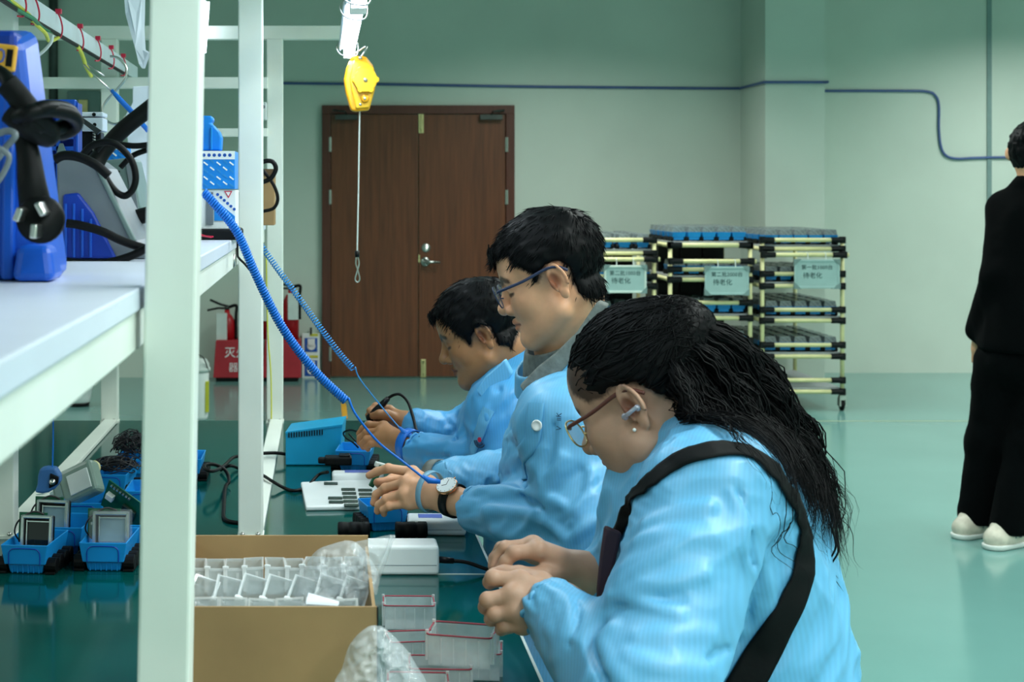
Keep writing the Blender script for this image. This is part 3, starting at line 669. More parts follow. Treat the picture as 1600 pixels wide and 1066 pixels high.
# blue slotted basket
Yb = 2.22; b0 = thing('slotted_basket', 'blue plastic basket with slotted openings behind the blue case on the shelf', 'basket', P(98, 255, Yb))
z0, z1 = EYE + (300 - 250) * Yb / F, EYE + (300 - 160) * Yb / F
xa, xb = (70 - VX) * Yb / F, (119 - VX) * Yb / F
for x in (xa, xa + (xb - xa) * .42, xb): MB().bb(x - .0025, x + .0025, Yb, Yb + .006, ZS, z1).build('upright', 'royal_blue', b0)
for k in range(6):
    z = z0 + (z1 - z0) * (k / 5.); MB().bb(xa, xb, Yb, Yb + .006, z - .003, z + .003).build('slat', 'royal_blue', b0)
MB().bb(xa, xb, Yb - .006, Yb + .012, z1 - .006, z1 + .004).build('rim', 'royal_blue', b0, bev=.002)
MB().bb(xa, xb, Yb + .05, Yb + .055, ZS, z1).bb(xa, xa + .004, Yb, Yb + .05, ZS, z1).bb(xb - .004, xb, Yb, Yb + .05, ZS, z1).bb(xa, xb, Yb, Yb + .05, ZS, ZS + .004).build('shell', 'deep_blue', b0)
MB().prism([P(88, 240, Yb - .008), P(104, 240, Yb - .008), P(98, 224, Yb - .008), (P(93, 224, Yb - .008))], (0, .004, 0)).build('hang_tab', 'grey_green', b0)
# grey station with blue ends
Yg = 1.98
gs = thing('hot_air_station', 'grey sloping bench station with bright blue ribbed end panel, cables over it', 'station', P(165, 408, Yg))
pg = [(88, 248), (140, 250), (156, 262), (214, 376), (232, 400), (226, 404.5), (92, 404.5)]
MB().prism([P(px, py, Yg) for px, py in pg], (0, .17, 0)).build('housing', 'grey_plastic', gs, bev=.006, seg=3)
pb = [(98, 304), (122, 301), (146, 332), (178, 396), (182, 404), (97, 404)]
pn = MB().prism([P(px, py, Yg - .006) for px, py in pb], (0, .008, 0)).build('end_panel', 'deep_blue', gs, bev=.003)
for px, pt in ((104, 318), (117, 318), (130, 326), (143, 342)):
    MB().bb((px - 2 - VX) * Yg / F, (px + 2 - VX) * Yg / F, Yg - .009, Yg - .005, EYE - (402 - VY) * Yg / F, EYE - (pt - VY) * Yg / F).build('rib', 'royal_blue', pn, bev=.001)
MB().prism([P(146, 258, Yg - .003), P(155, 262, Yg - .003), P(213, 376, Yg - .003), P(204, 379, Yg - .003)], (0, .17, 0)).build('sloped_face', 'grey_green', gs, bev=.002)
Yv = 2.24
vb = thing('vent_station', 'grey-green vented control box behind the grey station on the shelf', 'station', P(195, 370, Yv))
MB().prism([P(px, py, Yv) for px, py in ((150, 252), (203, 246), (232, 372), (234, 393), (158, 393))], (0, .14, 0)).build('housing', 'grey_green', vb, bev=.005)
for k in range(6): MB().box(P(176 + k * 1.5, 268 + k * 7, Yv - .002), (.022, .004, .0022)).build('vent_slot', 'dark_metal', vb)
MB().prism([P(px, py, Yv - .003) for px, py in ((196, 252), (204, 252), (222, 366), (214, 368))], (0, .004, 0)).build('trim_strip', 'grey_plastic', vb)
# black hose handle lying over the stations
tag(MB().tube(smoothline([P(140, 268, 2.05), P(165, 232, 2.06), P(195, 200, 2.06), P(245, 160, 2.06), P(300, 110, 2.05)], 6), [.0135, .014, .0145, .0125, .0115, .0112] + [.0112] * 19, 12).build('hose_handle', 'black_rubber', smooth=True), 'thick black hose handle leaning over the stations behind the near post', 'handle')
def cable(pts, Y, r, label, m='cable_black', name='cable', n=7):
    pp = [P(p[0], p[1], p[2] if len(p) > 2 else Y) for p in pts]
    return tag(MB().tube(smoothline(pp, n), r, 8).build(name, m, smooth=True), label, 'cable')
cable([(104, 349), (125, 352), (160, 362), (190, 376), (225, 388), (260, 394)], 1.95, .0056, 'black cable sagging across the blue end panel of the grey station')
cable([(104, 408.5), (135, 412), (170, 410), (205, 400), (236, 385), (260, 380)], 1.93, .0052, 'black cable lying along the shelf in front of the grey station')
cable([(120, 255), (140, 230), (165, 222), (185, 228), (205, 250), (212, 275), (208, 295), (196, 306), (182, 300), (168, 282), (158, 262)], 1.99, .0045, 'thin black cable looping in a ring over the vented box')
cable([(150, 236), (165, 222), (190, 226), (215, 228), (250, 224)], 2.01, .004, 'thin black cable running level behind the near post')
cable([(188, 262), (205, 245), (225, 236), (250, 230)], 2.02, .0038, 'thin black cable rising to the near post above the vented box')
cable([(196, 352), (210, 342), (228, 336), (250, 334)], 2.12, .011, 'thick black cable end beside the vented box', 'black_rubber')
cable([(85, 250), (100, 243), (125, 246), (150, 258), (170, 275)], 1.93, .006, 'thick black cable draped over the top of the grey station')
# metal terminal block
Yt = 2.42
tb = thing('metal_fixture', 'pale metal test fixture block with screw holes behind the blue basket', 'fixture', P(140, 208, Yt))
for y0_, y1_ in ((175, 182), (184, 205)):
    blk = MB().bb((112 - VX) * Yt / F, (161 - VX) * Yt / F, Yt, Yt + .05, EYE - (y1_ - VY) * Yt / F, EYE - (y0_ - VY) * Yt / F).build('block', 'paper_white', tb, bev=.002)
for px, py in ((147, 179), (122, 195), (148, 195)): MB().lathe(P(px, py, Yt + .001), [(.003, 0), (.003, .002)], 12, (0, -1, 0)).build('screw_hole', 'cable_black', tb)
for px in (124, 147): MB().tube([P(px + 2 * math.cos(k * 1.3), 206 + k * .9, Yt + .01 + .004 * math.sin(k * 1.3)) for k in range(46)], .0012, 5).cyl(P(px, 205, Yt + .03), P(px, 372, Yt + .03), .006).build('spring_post', 'steel', tb, smooth=True)
MB().bb((118 - VX) * Yt / F, (156 - VX) * Yt / F, Yt + .012, Yt + .05, ZS, EYE - (206 - VY) * Yt / F).build('core', 'black_plastic', tb, bev=.002)
MB().prism([P(118, 184, Yt - .02), P(126, 182, Yt - .02), P(158, 204, Yt - .02), P(152, 210, Yt - .02)], (0, .008, 0)).build('lever', 'dark_metal', tb)
# white sheet standing behind, torn paper strip hanging above
Ys = 2.75
tag(MB().prism([P(px, py, Ys) for px, py in ((207, 135), (262, 133), (262, 375), (222, 375), (212, 300), (200, 230), (196, 180), (207, 160))], (0, .012, 0)).build('paper_sheet', 'paper_white', bev=.002), 'white sheet standing on the shelf behind the black hose handle', 'sheet')
Ys = 2.1
tag(MB().prism([P(px, py, Ys + .004 * math.sin(px)) for px, py in ((194, -6), (222, -6), (222, 20), (221, 45), (223, 78), (231, 83), (226, 95), (222, 107), (217, 100), (211, 75), (203, 48), (196, 22))], (.004, .0015, 0)).build('paper_strip', 'paper_white'), 'torn white paper strip hanging down from above beside the near post', 'paper')
# wire hook with a blue sleeve hanging from the trunking
Yk = 2.55
hk = thing('wire_hook', 'bent steel wire hook with blue sleeve hanging under the trunking plate', 'hook', P(175, 90, Yk))
MB().tube(smoothline([P(172, 88, Yk), P(185, 91, Yk), (P(197, 105, Yk)), P(196, 122, Yk), P(184, 138, Yk), P(166, 158, Yk), P(160, 172, Yk), P(166, 188, Yk), P(180, 194, Yk), P(192, 188, Yk), P(196, 182, Yk)], 6), .0022, 8).build('wire', 'steel', hk, smooth=True)
MB().tube([P(131, 101, Yk), P(150, 120, Yk), P(175, 143, Yk)], .0016, 6).tube([P(136, 100, Yk), P(163, 119, Yk)], .0014, 6).build('clip_wire', 'steel', hk, smooth=True)
MB().tube([P(174, 141, Yk), P(186, 154, Yk), P(205, 174, Yk), P(232, 205, Yk)], [.003, .0045, .0045, .004], 10).build('sleeve', 'cord_blue', hk, smooth=True)
# white cable off the far end of the trunking
tag(MB().tube(smoothline([P(58, 88, 2.6), P(70, 78, 2.6), P(80, 66, 2.6), P(82, 55, 2.6)], 6), .003, 7).build('white_wire', 'offwhite_plastic', smooth=True), 'thin white wire curving down below the trunking plate at upper left', 'wire')
# blue patterned boxes
def pattern_box(x0p, x1p, y0p, y1p, Y, depth, label, tilt=False):
    s = F / Y; x0, x1 = (x0p - VX) / s, (x1p - VX) / s; z0, z1 = EYE - (y1p - VY) / s, EYE - (y0p - VY) / s
    t = thing('printed_box', label, 'box', ((x0 + x1) / 2, Y + depth / 2, z0), group='blue printed boxes')
    MB().bb(x0, x1, Y, Y + depth, z0, z1).build('carton', 'offwhite_plastic' if tilt else 'sky_blue_plastic', t, bev=.001)
    h = z1 - z0
    if not tilt:
        MB().bb(x0, x1, Y - .0012, Y, z1 - h * .22, z1).build('white_band', 'white_plastic', t)
        for k in range(7):
            MB().lathe((x1 - .009 - k * .0095, Y - .0012, z1 - h * .11), [(.0032, 0), (.0032, .0006)], 12, (0, -1, 0)).lathe((x1 - .009 - k * .0095, Y - .0018, z1 - h * .11), [(.0015, 0), (.0015, .0004)], 8, (0, -1, 0)).build('printed_ring', 'sign_blue', t)
        R = Euler((0, math.radians(38), 0)).to_matrix()
        for r in range(4):
            for k in range(6):
                m = 'white_plastic' if (k + r) % 2 else 'cord_light'
                MB().box((x1 - .006 - k * .0118 - (r % 2) * .0, Y - .0006, z0 + h * (.1 + .19 * r) + .004 * (k % 2)), (.0095, .0012, .0026), R).build('tread_mark', m, t)
    return t
Yx = 2.80
zpad = ZS
pd = thing('black_pad', 'black rubber-edged pad lying on the shelf end under the blue boxes', 'pad', (-.24, 2.86, ZS))
MB().bb(-.34, (374 - VX) * Yx / F, 2.775, 2.945, ZS, ZS + .019).build('slab', 'black_rubber', pd, bev=.005, seg=3)
s = F / Yx
pb2 = thing('printed_box', 'white and blue printed box with a red warning triangle, under the patterned box', 'box', (-.2, Yx + .05, ZS + .0195), group='blue printed boxes')
z0, z1 = ZS + .0195, EYE - (297 - VY) / s
x0, x1 = (296 - VX) / s, (368 - VX) / s
MB().bb(x0, x1, Yx + .004, Yx + .11, z0, z1).build('carton', 'white_plastic', pb2, bev=.001)
MB().prism([P(px, py, Yx + .0035) for px, py in ((335, 345), (335, 311), (367, 338), (367, 345))], (0, -.0015, 0)).build('blue_print', 'sky_blue_plastic', pb2)
for k in range(6): MB().lathe(P(340 + k * 5.2, 304 + k * 4.6, Yx + .0035), [(.0028, 0), (.0028, .0006)], 12, (0, -1, 0)).build('printed_ring', 'sign_blue', pb2)
tri = [P(350, 298.5, Yx + .0035), P(363, 298.5, Yx + .0035), P(357, 310, Yx + .0035)]
wt = MB().prism(tri, (0, -.0008, 0)).build('warning_triangle', 'wire_red', pb2)
cc = sum(tri, Vector()) / 3
MB().prism([cc + (p - cc) * .6 + Vector((0, -.0009, 0)) for p in tri], (0, -.0006, 0)).build('triangle_field', 'white_plastic', wt)
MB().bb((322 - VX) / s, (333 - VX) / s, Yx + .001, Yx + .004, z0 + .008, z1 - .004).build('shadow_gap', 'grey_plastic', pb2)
pattern_box(296, 367, 236, 295.5, Yx, .11, 'bright blue box with white tread-plate print, on top of the other box')
pattern_box(152, 196, 226, 262, 2.46, .07, 'blue box with white diagonal print behind the hose handle')
bt = thing('blue_bottle', 'bright blue rounded plastic holder standing on the patterned box by the near post', 'holder', P(325, 235.5, Yx + .04))
MB().prism([P(px, py, Yx + .03) for px, py in ((290, 235.4), (345, 235.4), (346, 215), (343, 206), (334, 196), (329, 192), (333, 188), (331, 181), (300, 180), (290, 190))], (0, .05, 0)).build('shell', 'sky_blue_plastic', bt, bev=.005, seg=3)
MB().bb((327 - VX) / s, (330 - VX) / s, Yx + .026, Yx + .032, EYE - (234 - VY) / s, EYE - (198 - VY) / s).build('fin', 'blue_plastic', bt, bev=.001)
tag(MB().tube([P(312, 366, 2.72), P(322, 369, 2.70), P(333, 370, 2.69)], .0015, 6).tube([P(312, 368, 2.71), P(330, 371, 2.68)], .0012, 6).build('red_wire', 'wire_red'), 'short red wire ends lying on the shelf beside the post', 'wire')
# cable spool clipped under the shelf end, with a bent black rod
sp = thing('metal_spool', 'small shiny metal spool hung under the shelf end beside the second post', 'spool', P(360, 405, 2.9))
MB().lathe(P(352, 407, 2.9), [(.014, 0), (.014, .003), (.008, .004), (.008, .014), (.013, .015), (.013, .019)], 20, (1, 0, 0)).build('drum', 'steel', sp, smooth=True)
MB().cyl(P(360, 385, 2.9), P(360, 404, 2.9), .003).build('stem', 'steel', sp)
tag(MB().tube(smoothline([P(372, 300, 2.94), P(371.5, 350, 2.94), P(371, 395, 2.94), P(374, 404, 2.93), P(382, 412, 2.93), P(392, 424, 2.93)], 5), .0022, 6).build('bent_rod', 'cable_black', smooth=True), 'thin black rod down the left edge of the second post, its end bent out', 'rod')
# brown box and black cable between the second and third posts
Yc_ = 4.0
cb = thing('brown_box', 'small brown cardboard box on the shelf between the second and third posts', 'box', P(415, 350, Yc_))
MB().bb((395 - VX) * Yc_ / F, (429 - VX) * Yc_ / F, Yc_, Yc_ + .1, ZS, EYE - (265 - VY) * Yc_ / F).build('carton', 'cardboard', cb, bev=.002)
MB().bb((395 - VX) * Yc_ / F, (430 - VX) * Yc_ / F, Yc_ - .003, Yc_ + .004, EYE - (275 - VY) * Yc_ / F, EYE - (264 - VY) * Yc_ / F).build('flap', 'cardboard_edge', cb)
cable([(405, 258), (414, 252), (426, 253), (431, 264), (424, 278), (412, 284), (404, 286)], Yc_ - .06, .006, 'black cable looping in a ring over the brown box')
cable([(404, 258), (414, 270), (428, 290), (434, 310), (428, 325), (412, 330), (402, 332)], Yc_ - .05, .0045, 'thin black cable curving down the side of the brown box')
sw = thing('wall_switch', 'small white switch fixed on the frame behind the second post', 'switch', P(411, 170, 4.44))
MB().bb((405 - VX) * 4.42 / F, (417 - VX) * 4.42 / F, 4.40, 4.428, EYE - (188 - VY) * 4.42 / F, EYE - (160 - VY) * 4.42 / F).build('body', 'offwhite_plastic', sw, bev=.003)
MB().lathe(P(411, 167, 4.40), [(.006, 0), (.006, .003)], 12, (0, -1, 0)).build('button', 'grey_plastic', sw)
tag(MB().tube(smoothline([P(416, 395, 4.42), P(417, 470, 4.42), P(419, 530, 4.42), P(423, 580, 4.42), P(424, 625, 4.42), P(424, 655, 4.42)], 5), .0022, 6).build('earth_wire', 'wire_yellow', smooth=True), 'yellow-green earth wire running down beside the third post', 'wire')

# ---------------------------------------------------------------- carriers with display modules on the left half of the bench
def proto_carrier():
    r = thing('carrier', 'x', 'carrier')
    W0, L0 = .0425, .065
    a = [(-W0 * .86, -L0 * .95), (W0 * .86, -L0 * .95), (W0 * .86, L0 * .95), (-W0 * .86, L0 * .95)]; b = [(-W0, -L0), (W0, -L0), (W0, L0), (-W0, L0)]
    m = MB(); t = .0028
    o0 = [(x, y, .017) for x, y in a]; o1 = [(x, y, .052) for x, y in b]; i1 = [(x * .93, y * .955, .052) for x, y in b]; i0 = [(x * .93, y * .955, .021) for x, y in a]
    m.add(o0 + o1 + i1 + i0, [(3, 2, 1, 0)] + [(k, (k + 1) % 4, 4 + (k + 1) % 4, 4 + k) for k in range(4)] + [(4 + k, 4 + (k + 1) % 4, 8 + (k + 1) % 4, 8 + k) for k in range(4)] + [(8 + k, 8 + (k + 1) % 4, 12 + (k + 1) % 4, 12 + k) for k in range(4)] + [(12, 13, 14, 15)])
    m.build('tub', 'blue_plastic', r, bev=.0015)
    lo = [(x * .80, y * .85, .0) for x, y in a]; hi = [(x * .9, y * .9, .0172) for x, y in a]
    m = MB().hexa(lo, hi)
    keel = m.build('keel', 'blue_plastic', r, bev=.003)
    for k in range(6):
        x = -.024 + k * .0096; MB().box((x, -.0548, .008), (.0014, .003, .014)).build('rib', 'blue_plastic', keel)
    # raised arch on the front face
    pts = [(-.028, .018), (-.028, .036), (-.024, .043), (-.016, .0455), (.016, .0455), (.024, .043), (.028, .036), (.028, .018)]
    MB().tube(smoothline([(x, -.0632 - (z - .017) * .06, z) for x, z in pts], 3), .0009, 5).build('arch_line', 'deep_blue', r)
    for sx in (-1, 1):
        m = MB()
        for y in (-.044, -.015, .015, .044): m.cyl((sx * .034, y, .0135), (sx * .054, y, .0135), .0135, n=14)
        for k in range(9): m.box((sx * .044, -.056 + k * .014, .002), (.019, .006, .004))
        m.build('tread', 'black_rubber', r, bev=.001)
        tag(r.children[-1], kind=None)
    return r
PC = proto_carrier(); pc_used = [False]
def carrier(px, py, label, group, rz=0, dx=0, z=ZT, sc=1):
    o = copy_tree(PC) if pc_used[0] else PC; pc_used[0] = True
    p = T(px, py, z); o.location = (p.x, p.y + .055 * sc, z + .0005); o.rotation_euler = (0, 0, rz); o.scale = (sc, sc, sc); o['label'] = label; o['group'] = group; return o
G = 'blue carriers on the left side of the bench'
CA = carrier(46, 897, 'blue carrier at the front left corner of the bench, holding a dark display', G, -.12)
CB = carrier(165, 893, 'blue carrier beside the near post, holding a display with a pale screen', G, -.06)
CA2 = carrier(100, 867, 'blue carrier right behind the front left one, holding a tilted display', G, -.1)
CB2 = carrier(209, 863, 'blue carrier half hidden behind the one by the near post', G, -.05)
CC = carrier(128, 826, 'blue carrier holding a translucent grey-green case', G, 0, sc=1.0)
CD = carrier(172, 778, 'blue carrier with tangled black wires and a cream disc', G, -.08)
CE = carrier(206, 752, 'farthest blue carrier on the left, heaped with black wire coils', G, -.05)
CF = carrier(226, 806, 'blue carrier peeping from behind the near post, with cream plug', G, 0)
CG = carrier(287, 752, 'blue carrier seen just right of the near post', G, 0)
def module(cx, cy, cz, yaw, pitch, w, h, label, screen, clear):
    R = Euler((pitch, 0, yaw)).to_matrix(); c = Vector((cx, cy, cz))
    t = thing('display_module', label, 'display', c, group='display modules in the carriers')
    B = lambda p, d: (c + R @ Vector(p), d, R)
    MB().box(*B((0, .012, 0), (w * .96, .014, h * .96))).build('body', 'black_plastic', t, bev=.003)
    f = MB(); e = .006
    for p, d in (((0, 0, h / 2 - e / 2), (w, .01, e)), ((0, 0, -h / 2 + e / 2), (w, .01, e)), ((-w / 2 + e / 2, 0, 0), (e, .01, h)), ((w / 2 - e / 2, 0, 0), (e, .01, h))): f.box(*B(p, d))
    f.build('frame', 'silver_frame', t, bev=.002)
    MB().box(*B((.003, .003, -.002), (w * .72, .004, h * .72))).build('screen', screen, t, bev=.001)
    ww = w * .72; f = MB()
    for p, d in (((.003, -.001, h * .36 - .002), (ww, .003, .002)), ((.003, -.001, -h * .36), (ww, .003, .002)), ((.003 - ww / 2, -.001, 0), (.002, .003, h * .72)), ((.003 + ww / 2, -.001, 0), (.002, .003, h * .72))): f.box(*B(p, d))
    f.build('screen_edge', 'silver_frame', t)
    MB().box(*B((-w * .25, .022, h * .12), (w * .9, .003, h * .85))).build('circuit_board', 'pcb_green', t)
    for k in range(4): MB().box(*B((-w * .62 + k * .004, .019, h * .3 - k * .011), (.006, .005, .005))).build('component', 'silver_frame' if k % 2 else 'chip_dark', t)
    if clear: MB().box(*B((-.002, .008, 0), (w * 1.12, .03, h * 1.06))).build('clear_shell', 'film_thin', t, bev=.003)
    MB().tube(smoothline([c + R @ Vector(p) for p in ((-w * .55, .01, -h * .3), (-w * .7, .0, 0), (-w * .55, -.004, h * .35), (-w * .2, .01, h * .58), (w * .1, .02, h * .5))], 6), .0016, 6).build('lead', 'wire_dark', t)
    return t
pA = CA.location; module(pA.x + .006, pA.y - .02, ZT + .064, -.15, -.12, .058, .062, 'dark framed display module standing in the front left carrier', 'screen_dark', False)
pA = CA2.location; c_ = P(82, 811, pA.y - .02); module(c_.x, c_.y, c_.z, -.2, -.1, .062, .070, 'silver framed display module with grey screen in the second carrier', 'screen_light', False)
pA = CB.location; module(pA.x + .004, pA.y - .016, ZT + .066, -.05, -.08, .066, .062, 'clear-wrapped display module with a pale screen by the near post', 'screen_light', True)
pA = CB2.location
pc_ = thing('circuit_board', 'green circuit board leaning in the carrier behind the near post', 'circuit board', (pA.x - .02, pA.y, ZT + .06))
R = Euler((.5, .55, -.3)).to_matrix(); c = Vector((pA.x - .022, pA.y + .0, ZT + .072))
MB().box(c, (.10, .0022, .075), R).build('board', 'pcb_green', pc_)
for k in range(7): MB().box(c + R @ Vector((-.04 + k * .007, -.003, .03)), (.004, .004, .004), R).build('component', 'silver_frame', pc_)
MB().box(c + R @ Vector((-.035, -.006, .005)), (.016, .01, .014), R).build('connector', 'white_plastic', pc_, bev=.001)
MB().box(c + R @ Vector((.01, -.005, -.005)), (.03, .006, .03), R).build('chip', 'chip_dark', pc_, bev=.001)
pA = CC.location
tcs = thing('translucent_case', 'translucent grey-green housing shell tilted in a blue carrier', 'case', (pA.x - .01, pA.y, ZT + .05))
R = Euler((-.35, -.45, -.25)).to_matrix(); c = P(121, 757, pA.y)
MB().box(c, (.100, .04, .07), R).build('shell', 'translucent_grey', tcs, bev=.01, seg=3)
MB().box(c + R @ Vector((.016, -.022, -.004)), (.05, .003, .042), R).build('window', 'offwhite_plastic', tcs, bev=.002)
MB().box(c + R @ Vector((-.034, -.022, -.004)), (.016, .003, .03), R).build('side_window', 'board_corner', tcs, bev=.002)
def wire_heap(c, rx, ry, rz_, n, label, seed):
    r_ = random.Random(seed); m = MB()
    for k in range(n):
        a = r_.uniform(0, 6.28); ps = []
        R = Euler((r_.uniform(-.9, .9), r_.uniform(-.9, .9), a)).to_matrix(); rad = r_.uniform(.55, 1)
        off = Vector((r_.uniform(-.3, .3) * rx, r_.uniform(-.3, .3) * ry, r_.uniform(-.15, .35) * rz_))
        for j in range(16):
            t = j / 16 * 6.28; v = R @ Vector((math.cos(t) * rad, math.sin(t) * rad, .15 * math.sin(3 * t + k)))
            ps.append(Vector(c) + off + Vector((v.x * rx, v.y * ry, abs(v.z) * rz_ * .9)))
        m.tube(ps, .0013, 5, closed=True)
    o = m.build('wire_heap', 'wire_dark', smooth=True); return tag(o, label, 'wires', kind='stuff')
pA = CD.location; wire_heap((pA.x + .004, pA.y, ZT + .052), .05, .05, .03, 22, 'heap of thin black wires spilling out of the blue carrier', 3)
pA = CE.location; wire_heap((pA.x - .004, pA.y, ZT + .054), .045, .05, .06, 30, 'tall coil heap of black wires in the farthest left carrier', 5)
pA = CD.location
tag(MB().lathe((pA.x - .034, pA.y - .062, ZT + .066), [(.016, 0), (.0165, .004), (.014, .008), (.0, .009)], 24, (-.3, -1, .35)).build('cream_disc', 'cream_pipe', smooth=True), 'round cream buzzer disc on the rim of the wire-filled carrier', 'disc')
cp = thing('cream_plug', 'cream bulb-shaped plug lying beside the near post among the carriers', 'plug', T(212, 771) )
c = T(206, 771, ZT + .02); MB().lathe(c, [(.012, 0), (.016, .003), (.014, .012), (.008, .02), (.012, .03), (.013, .06)], 18, (1, .2, 0)).build('body', 'cream_pipe', cp, smooth=True); MB().lathe(c, [(.009, -.002), (.009, .002)], 14, (1, .2, 0)).build('face', 'offwhite_plastic', cp)
# grey-blue tape cutter hanging on a blue string
Yh = 2.98; tc_ = thing('hanging_clip', 'blue-grey plastic cutter hanging on a thin blue string from the shelf', 'cutter', P(75, 752, Yh))
hp = [(62, 733), (72, 731), (86, 732), (93, 744), (94, 754), (86, 764), (76, 770), (66, 772), (54, 770), (58, 758), (59, 744)]
MB().prism([P(px, py, Yh) for px, py in hp], (0, .03, 0)).build('body', 'tape_blue', tc_, bev=.004)
MB().prism([P(px, py, Yh - .004) for px, py in ((78, 740), (92, 746), (90, 757), (76, 764))], (0, .006, 0)).build('jaw', 'black_plastic', tc_, bev=.002)
MB().lathe(P(82, 753, Yh - .004), [(.006, 0), (.006, .003), (.0, .004)], 14, (0, -1, 0)).build('pin', 'steel', tc_, smooth=True)
MB().tube([P(82, 733, Yh + .01), P(83, 690, Yh + .01), P(83, 620, Yh + .01), (P(83, 400, Yh + .01).x, Yh + .01, ZS - .058)], .0016, 6).build('string', 'cord_blue', tc_)
tg = MB().tube(smoothline([T(52, 778, ZT + .004) , T(62, 776, ZT + .008), T(76, 775, ZT + .006), T(90, 768, ZT + .01)], 5), .006, 8)
tag(tg.build('grey_strap', 'board_corner', smooth=True), 'pale grey strap end lying on the bench under the hanging cutter', 'strap')

# ---------------------------------------------------------------- right half of the bench
bx = thing('cardboard_box', 'open brown cardboard box of clear lids in the foreground by the near post', 'box', (-.06, 1.9, ZT))
x0, x1, y0, y1, zb = -.19, .060, 1.735, 2.09, .951; th = .004
MB().bb(x0, x1, y0, y1, ZT, ZT + .005).build('bottom', 'cardboard', bx)
MB().bb(x0, x1, y0, y0 + th, ZT + .005, zb).build('front_wall', 'cardboard', bx)
MB().bb(x0, x1, y1 - th, y1, ZT + .005, zb + .002).build('back_wall', 'cardboard', bx)
MB().bb(x0, x0 + th, y0 + th, y1 - th, ZT + .005, zb).build('side_wall', 'cardboard', bx)
MB().bb(x1 - th, x1, y0 + th, y1 - th, ZT + .005, zb - .012).build('side_wall', 'cardboard', bx)
MB().bb(x1, x1 + .0015, y0 - .001, y0 + .006, ZT + .005, zb).build('dark_edge', 'black_plastic', bx)
def lid_proto():
    r = thing('small_clear_case', 'x', 'clear case')
    w, d, h = .0115, .026, .036; t = .0012; m = MB()
    m.bb(-w, w, -d, -d + t, 0, h).bb(-w, w, d - t, d, 0, h).bb(-w, -w + t, -d, d, 0, h).bb(w - t, w, -d, d, 0, h).bb(-w, w, -d, d, 0, t)
    m.build('shell', 'case_clear', r)
    for z, e in ((h - .003, .0018), (h * .52, .0009)):
        f = MB(); f.bb(-w - e, w + e, -d - e, -d, z, z + .003).bb(-w - e, w + e, d, d + e, z, z + .003).bb(-w - e, -w, -d, d, z, z + .003).bb(w, w + e, -d, d, z, z + .003)
        f.build('rim', 'frosted_clear', r)
    MB().bb(-w - .0032, -w + .0022, -d - .003, -d + .001, h * .15, h + .003).box((-w, -d - .002, h + .0015), (.008, .004, .0025)).build('snap_tab', 'tab_clear', r)
    MB().bb(w * .2, w * .5, -d - .0015, -d, h * .1, h - .006).build('rib', 'frosted_clear', r)
    return r
PL = lid_proto(); used = False
G = 'small clear cases in the cardboard box'
NW = ('first', 'second', 'third', 'fourth', 'fifth', 'sixth', 'seventh', 'eighth', 'ninth')
for row, (n, dx, zc, tx, tz, Yr) in enumerate(((9, .0262, .894, 0, 0, 2.03), (7, .0315, .892, .35, .30, 1.925), (7, .0325, .905, 1.25, .0, 1.83))):
    for k in range(n):
        o = copy_tree(PL) if used else PL; used = True
        o.location = (-.170 + k * dx + (.010 if row == 1 else 0), Yr, zc + rng.uniform(-.002, .002)); o.rotation_euler = (tx, tz + rng.uniform(-.05, .05), rng.uniform(-.12, .12))
        if row: o.scale = (1.25, 1, 1)
        o['label'] = 'small clear plastic case, %s from left, %s row in the cardboard box' % (NW[k], ('back', 'tilted middle', 'front')[row]); o['group'] = G
tag(MB().bb(x0 + .005, x1 - .005, y0 + .006, y1 - .006, ZT + .0055, .862).build('packed_lids', 'offwhite_plastic'), 'pale packing layer under the clear lids in the cardboard box', 'packing')
# crumpled clear bags
def bag(name, outline, Y, thick, m, label, seed, amp=.006):
    """crumpled film: closed pillow over a pixel-traced outline, given real thickness and folds"""
    r_ = np.random.default_rng(seed); c = sum((Vector(P(a, b, Y)) for a, b in outline), Vector()) / len(outline)
    ring = smoothline([P(a, b, Y) for a, b in outline], 9, closed=True); n = len(ring); mb = MB(); K = 16
    for side in (-1, 1):
        vs = []; 
        for j in range(K + 1):
            t = j / K
            for i in range(n):
                p = c + (ring[i] - c) * t
                q_ = np.array([(p.x * 55, p.z * 55, side * 3 + seed)], f32); a = 1.6 - 3.4 * abs(float(vnoise(q_, seed)[0])) + .9 - 2 * abs(float(vnoise(q_ * 2.3, seed + 1)[0]))
                p = p + Vector((0, side * (thick * (1 - t ** 2.5) ** .7 + amp * a * (1 - t ** 6)), 0)); vs.append(p)
        fs = []
        for j in range(K):
            for i in range(n): fs.append((j * n + i, j * n + (i + 1) % n, (j + 1) * n + (i + 1) % n, (j + 1) * n + i))
        mb.add(vs, fs)
    o = mb.build(name, m, smooth=False); return tag(o, label, 'bag')
bag('plastic_bag', [(462, 945), (470, 905), (490, 865), (520, 850), (552, 846), (575, 868), (592, 900), (586, 925), (560, 946), (520, 950)], 1.93, .035, 'film_heavy', 'crumpled clear plastic bag stuffed in the right end of the cardboard box', 1, .009)
bag('plastic_bag', [(548, 852), (580, 842), (616, 836), (613, 850), (604, 878), (594, 905), (588, 930), (578, 912), (566, 880)], 1.99, .008, 'film', 'flat clear plastic bag mouth sticking up from the cardboard box', 2, .003)
bag('plastic_bag', [(528, 1085), (536, 1040), (548, 1005), (575, 980), (600, 982), (625, 1005), (645, 1030), (662, 1085)], 1.66, .03, 'film_heavy', 'crumpled clear plastic bag in front of the cardboard box at the bottom edge', 4, .009)
tag(MB().tube(smoothline([P(612, 838, 1.985), P(604, 862, 1.975), P(592, 890, 1.97), P(586, 908, 1.975)], 5), .0022, 6).build('bag_fold', 'film_heavy', smooth=True), 'folded zip edge of the upright clear bag beside the white charger', 'bag edge')
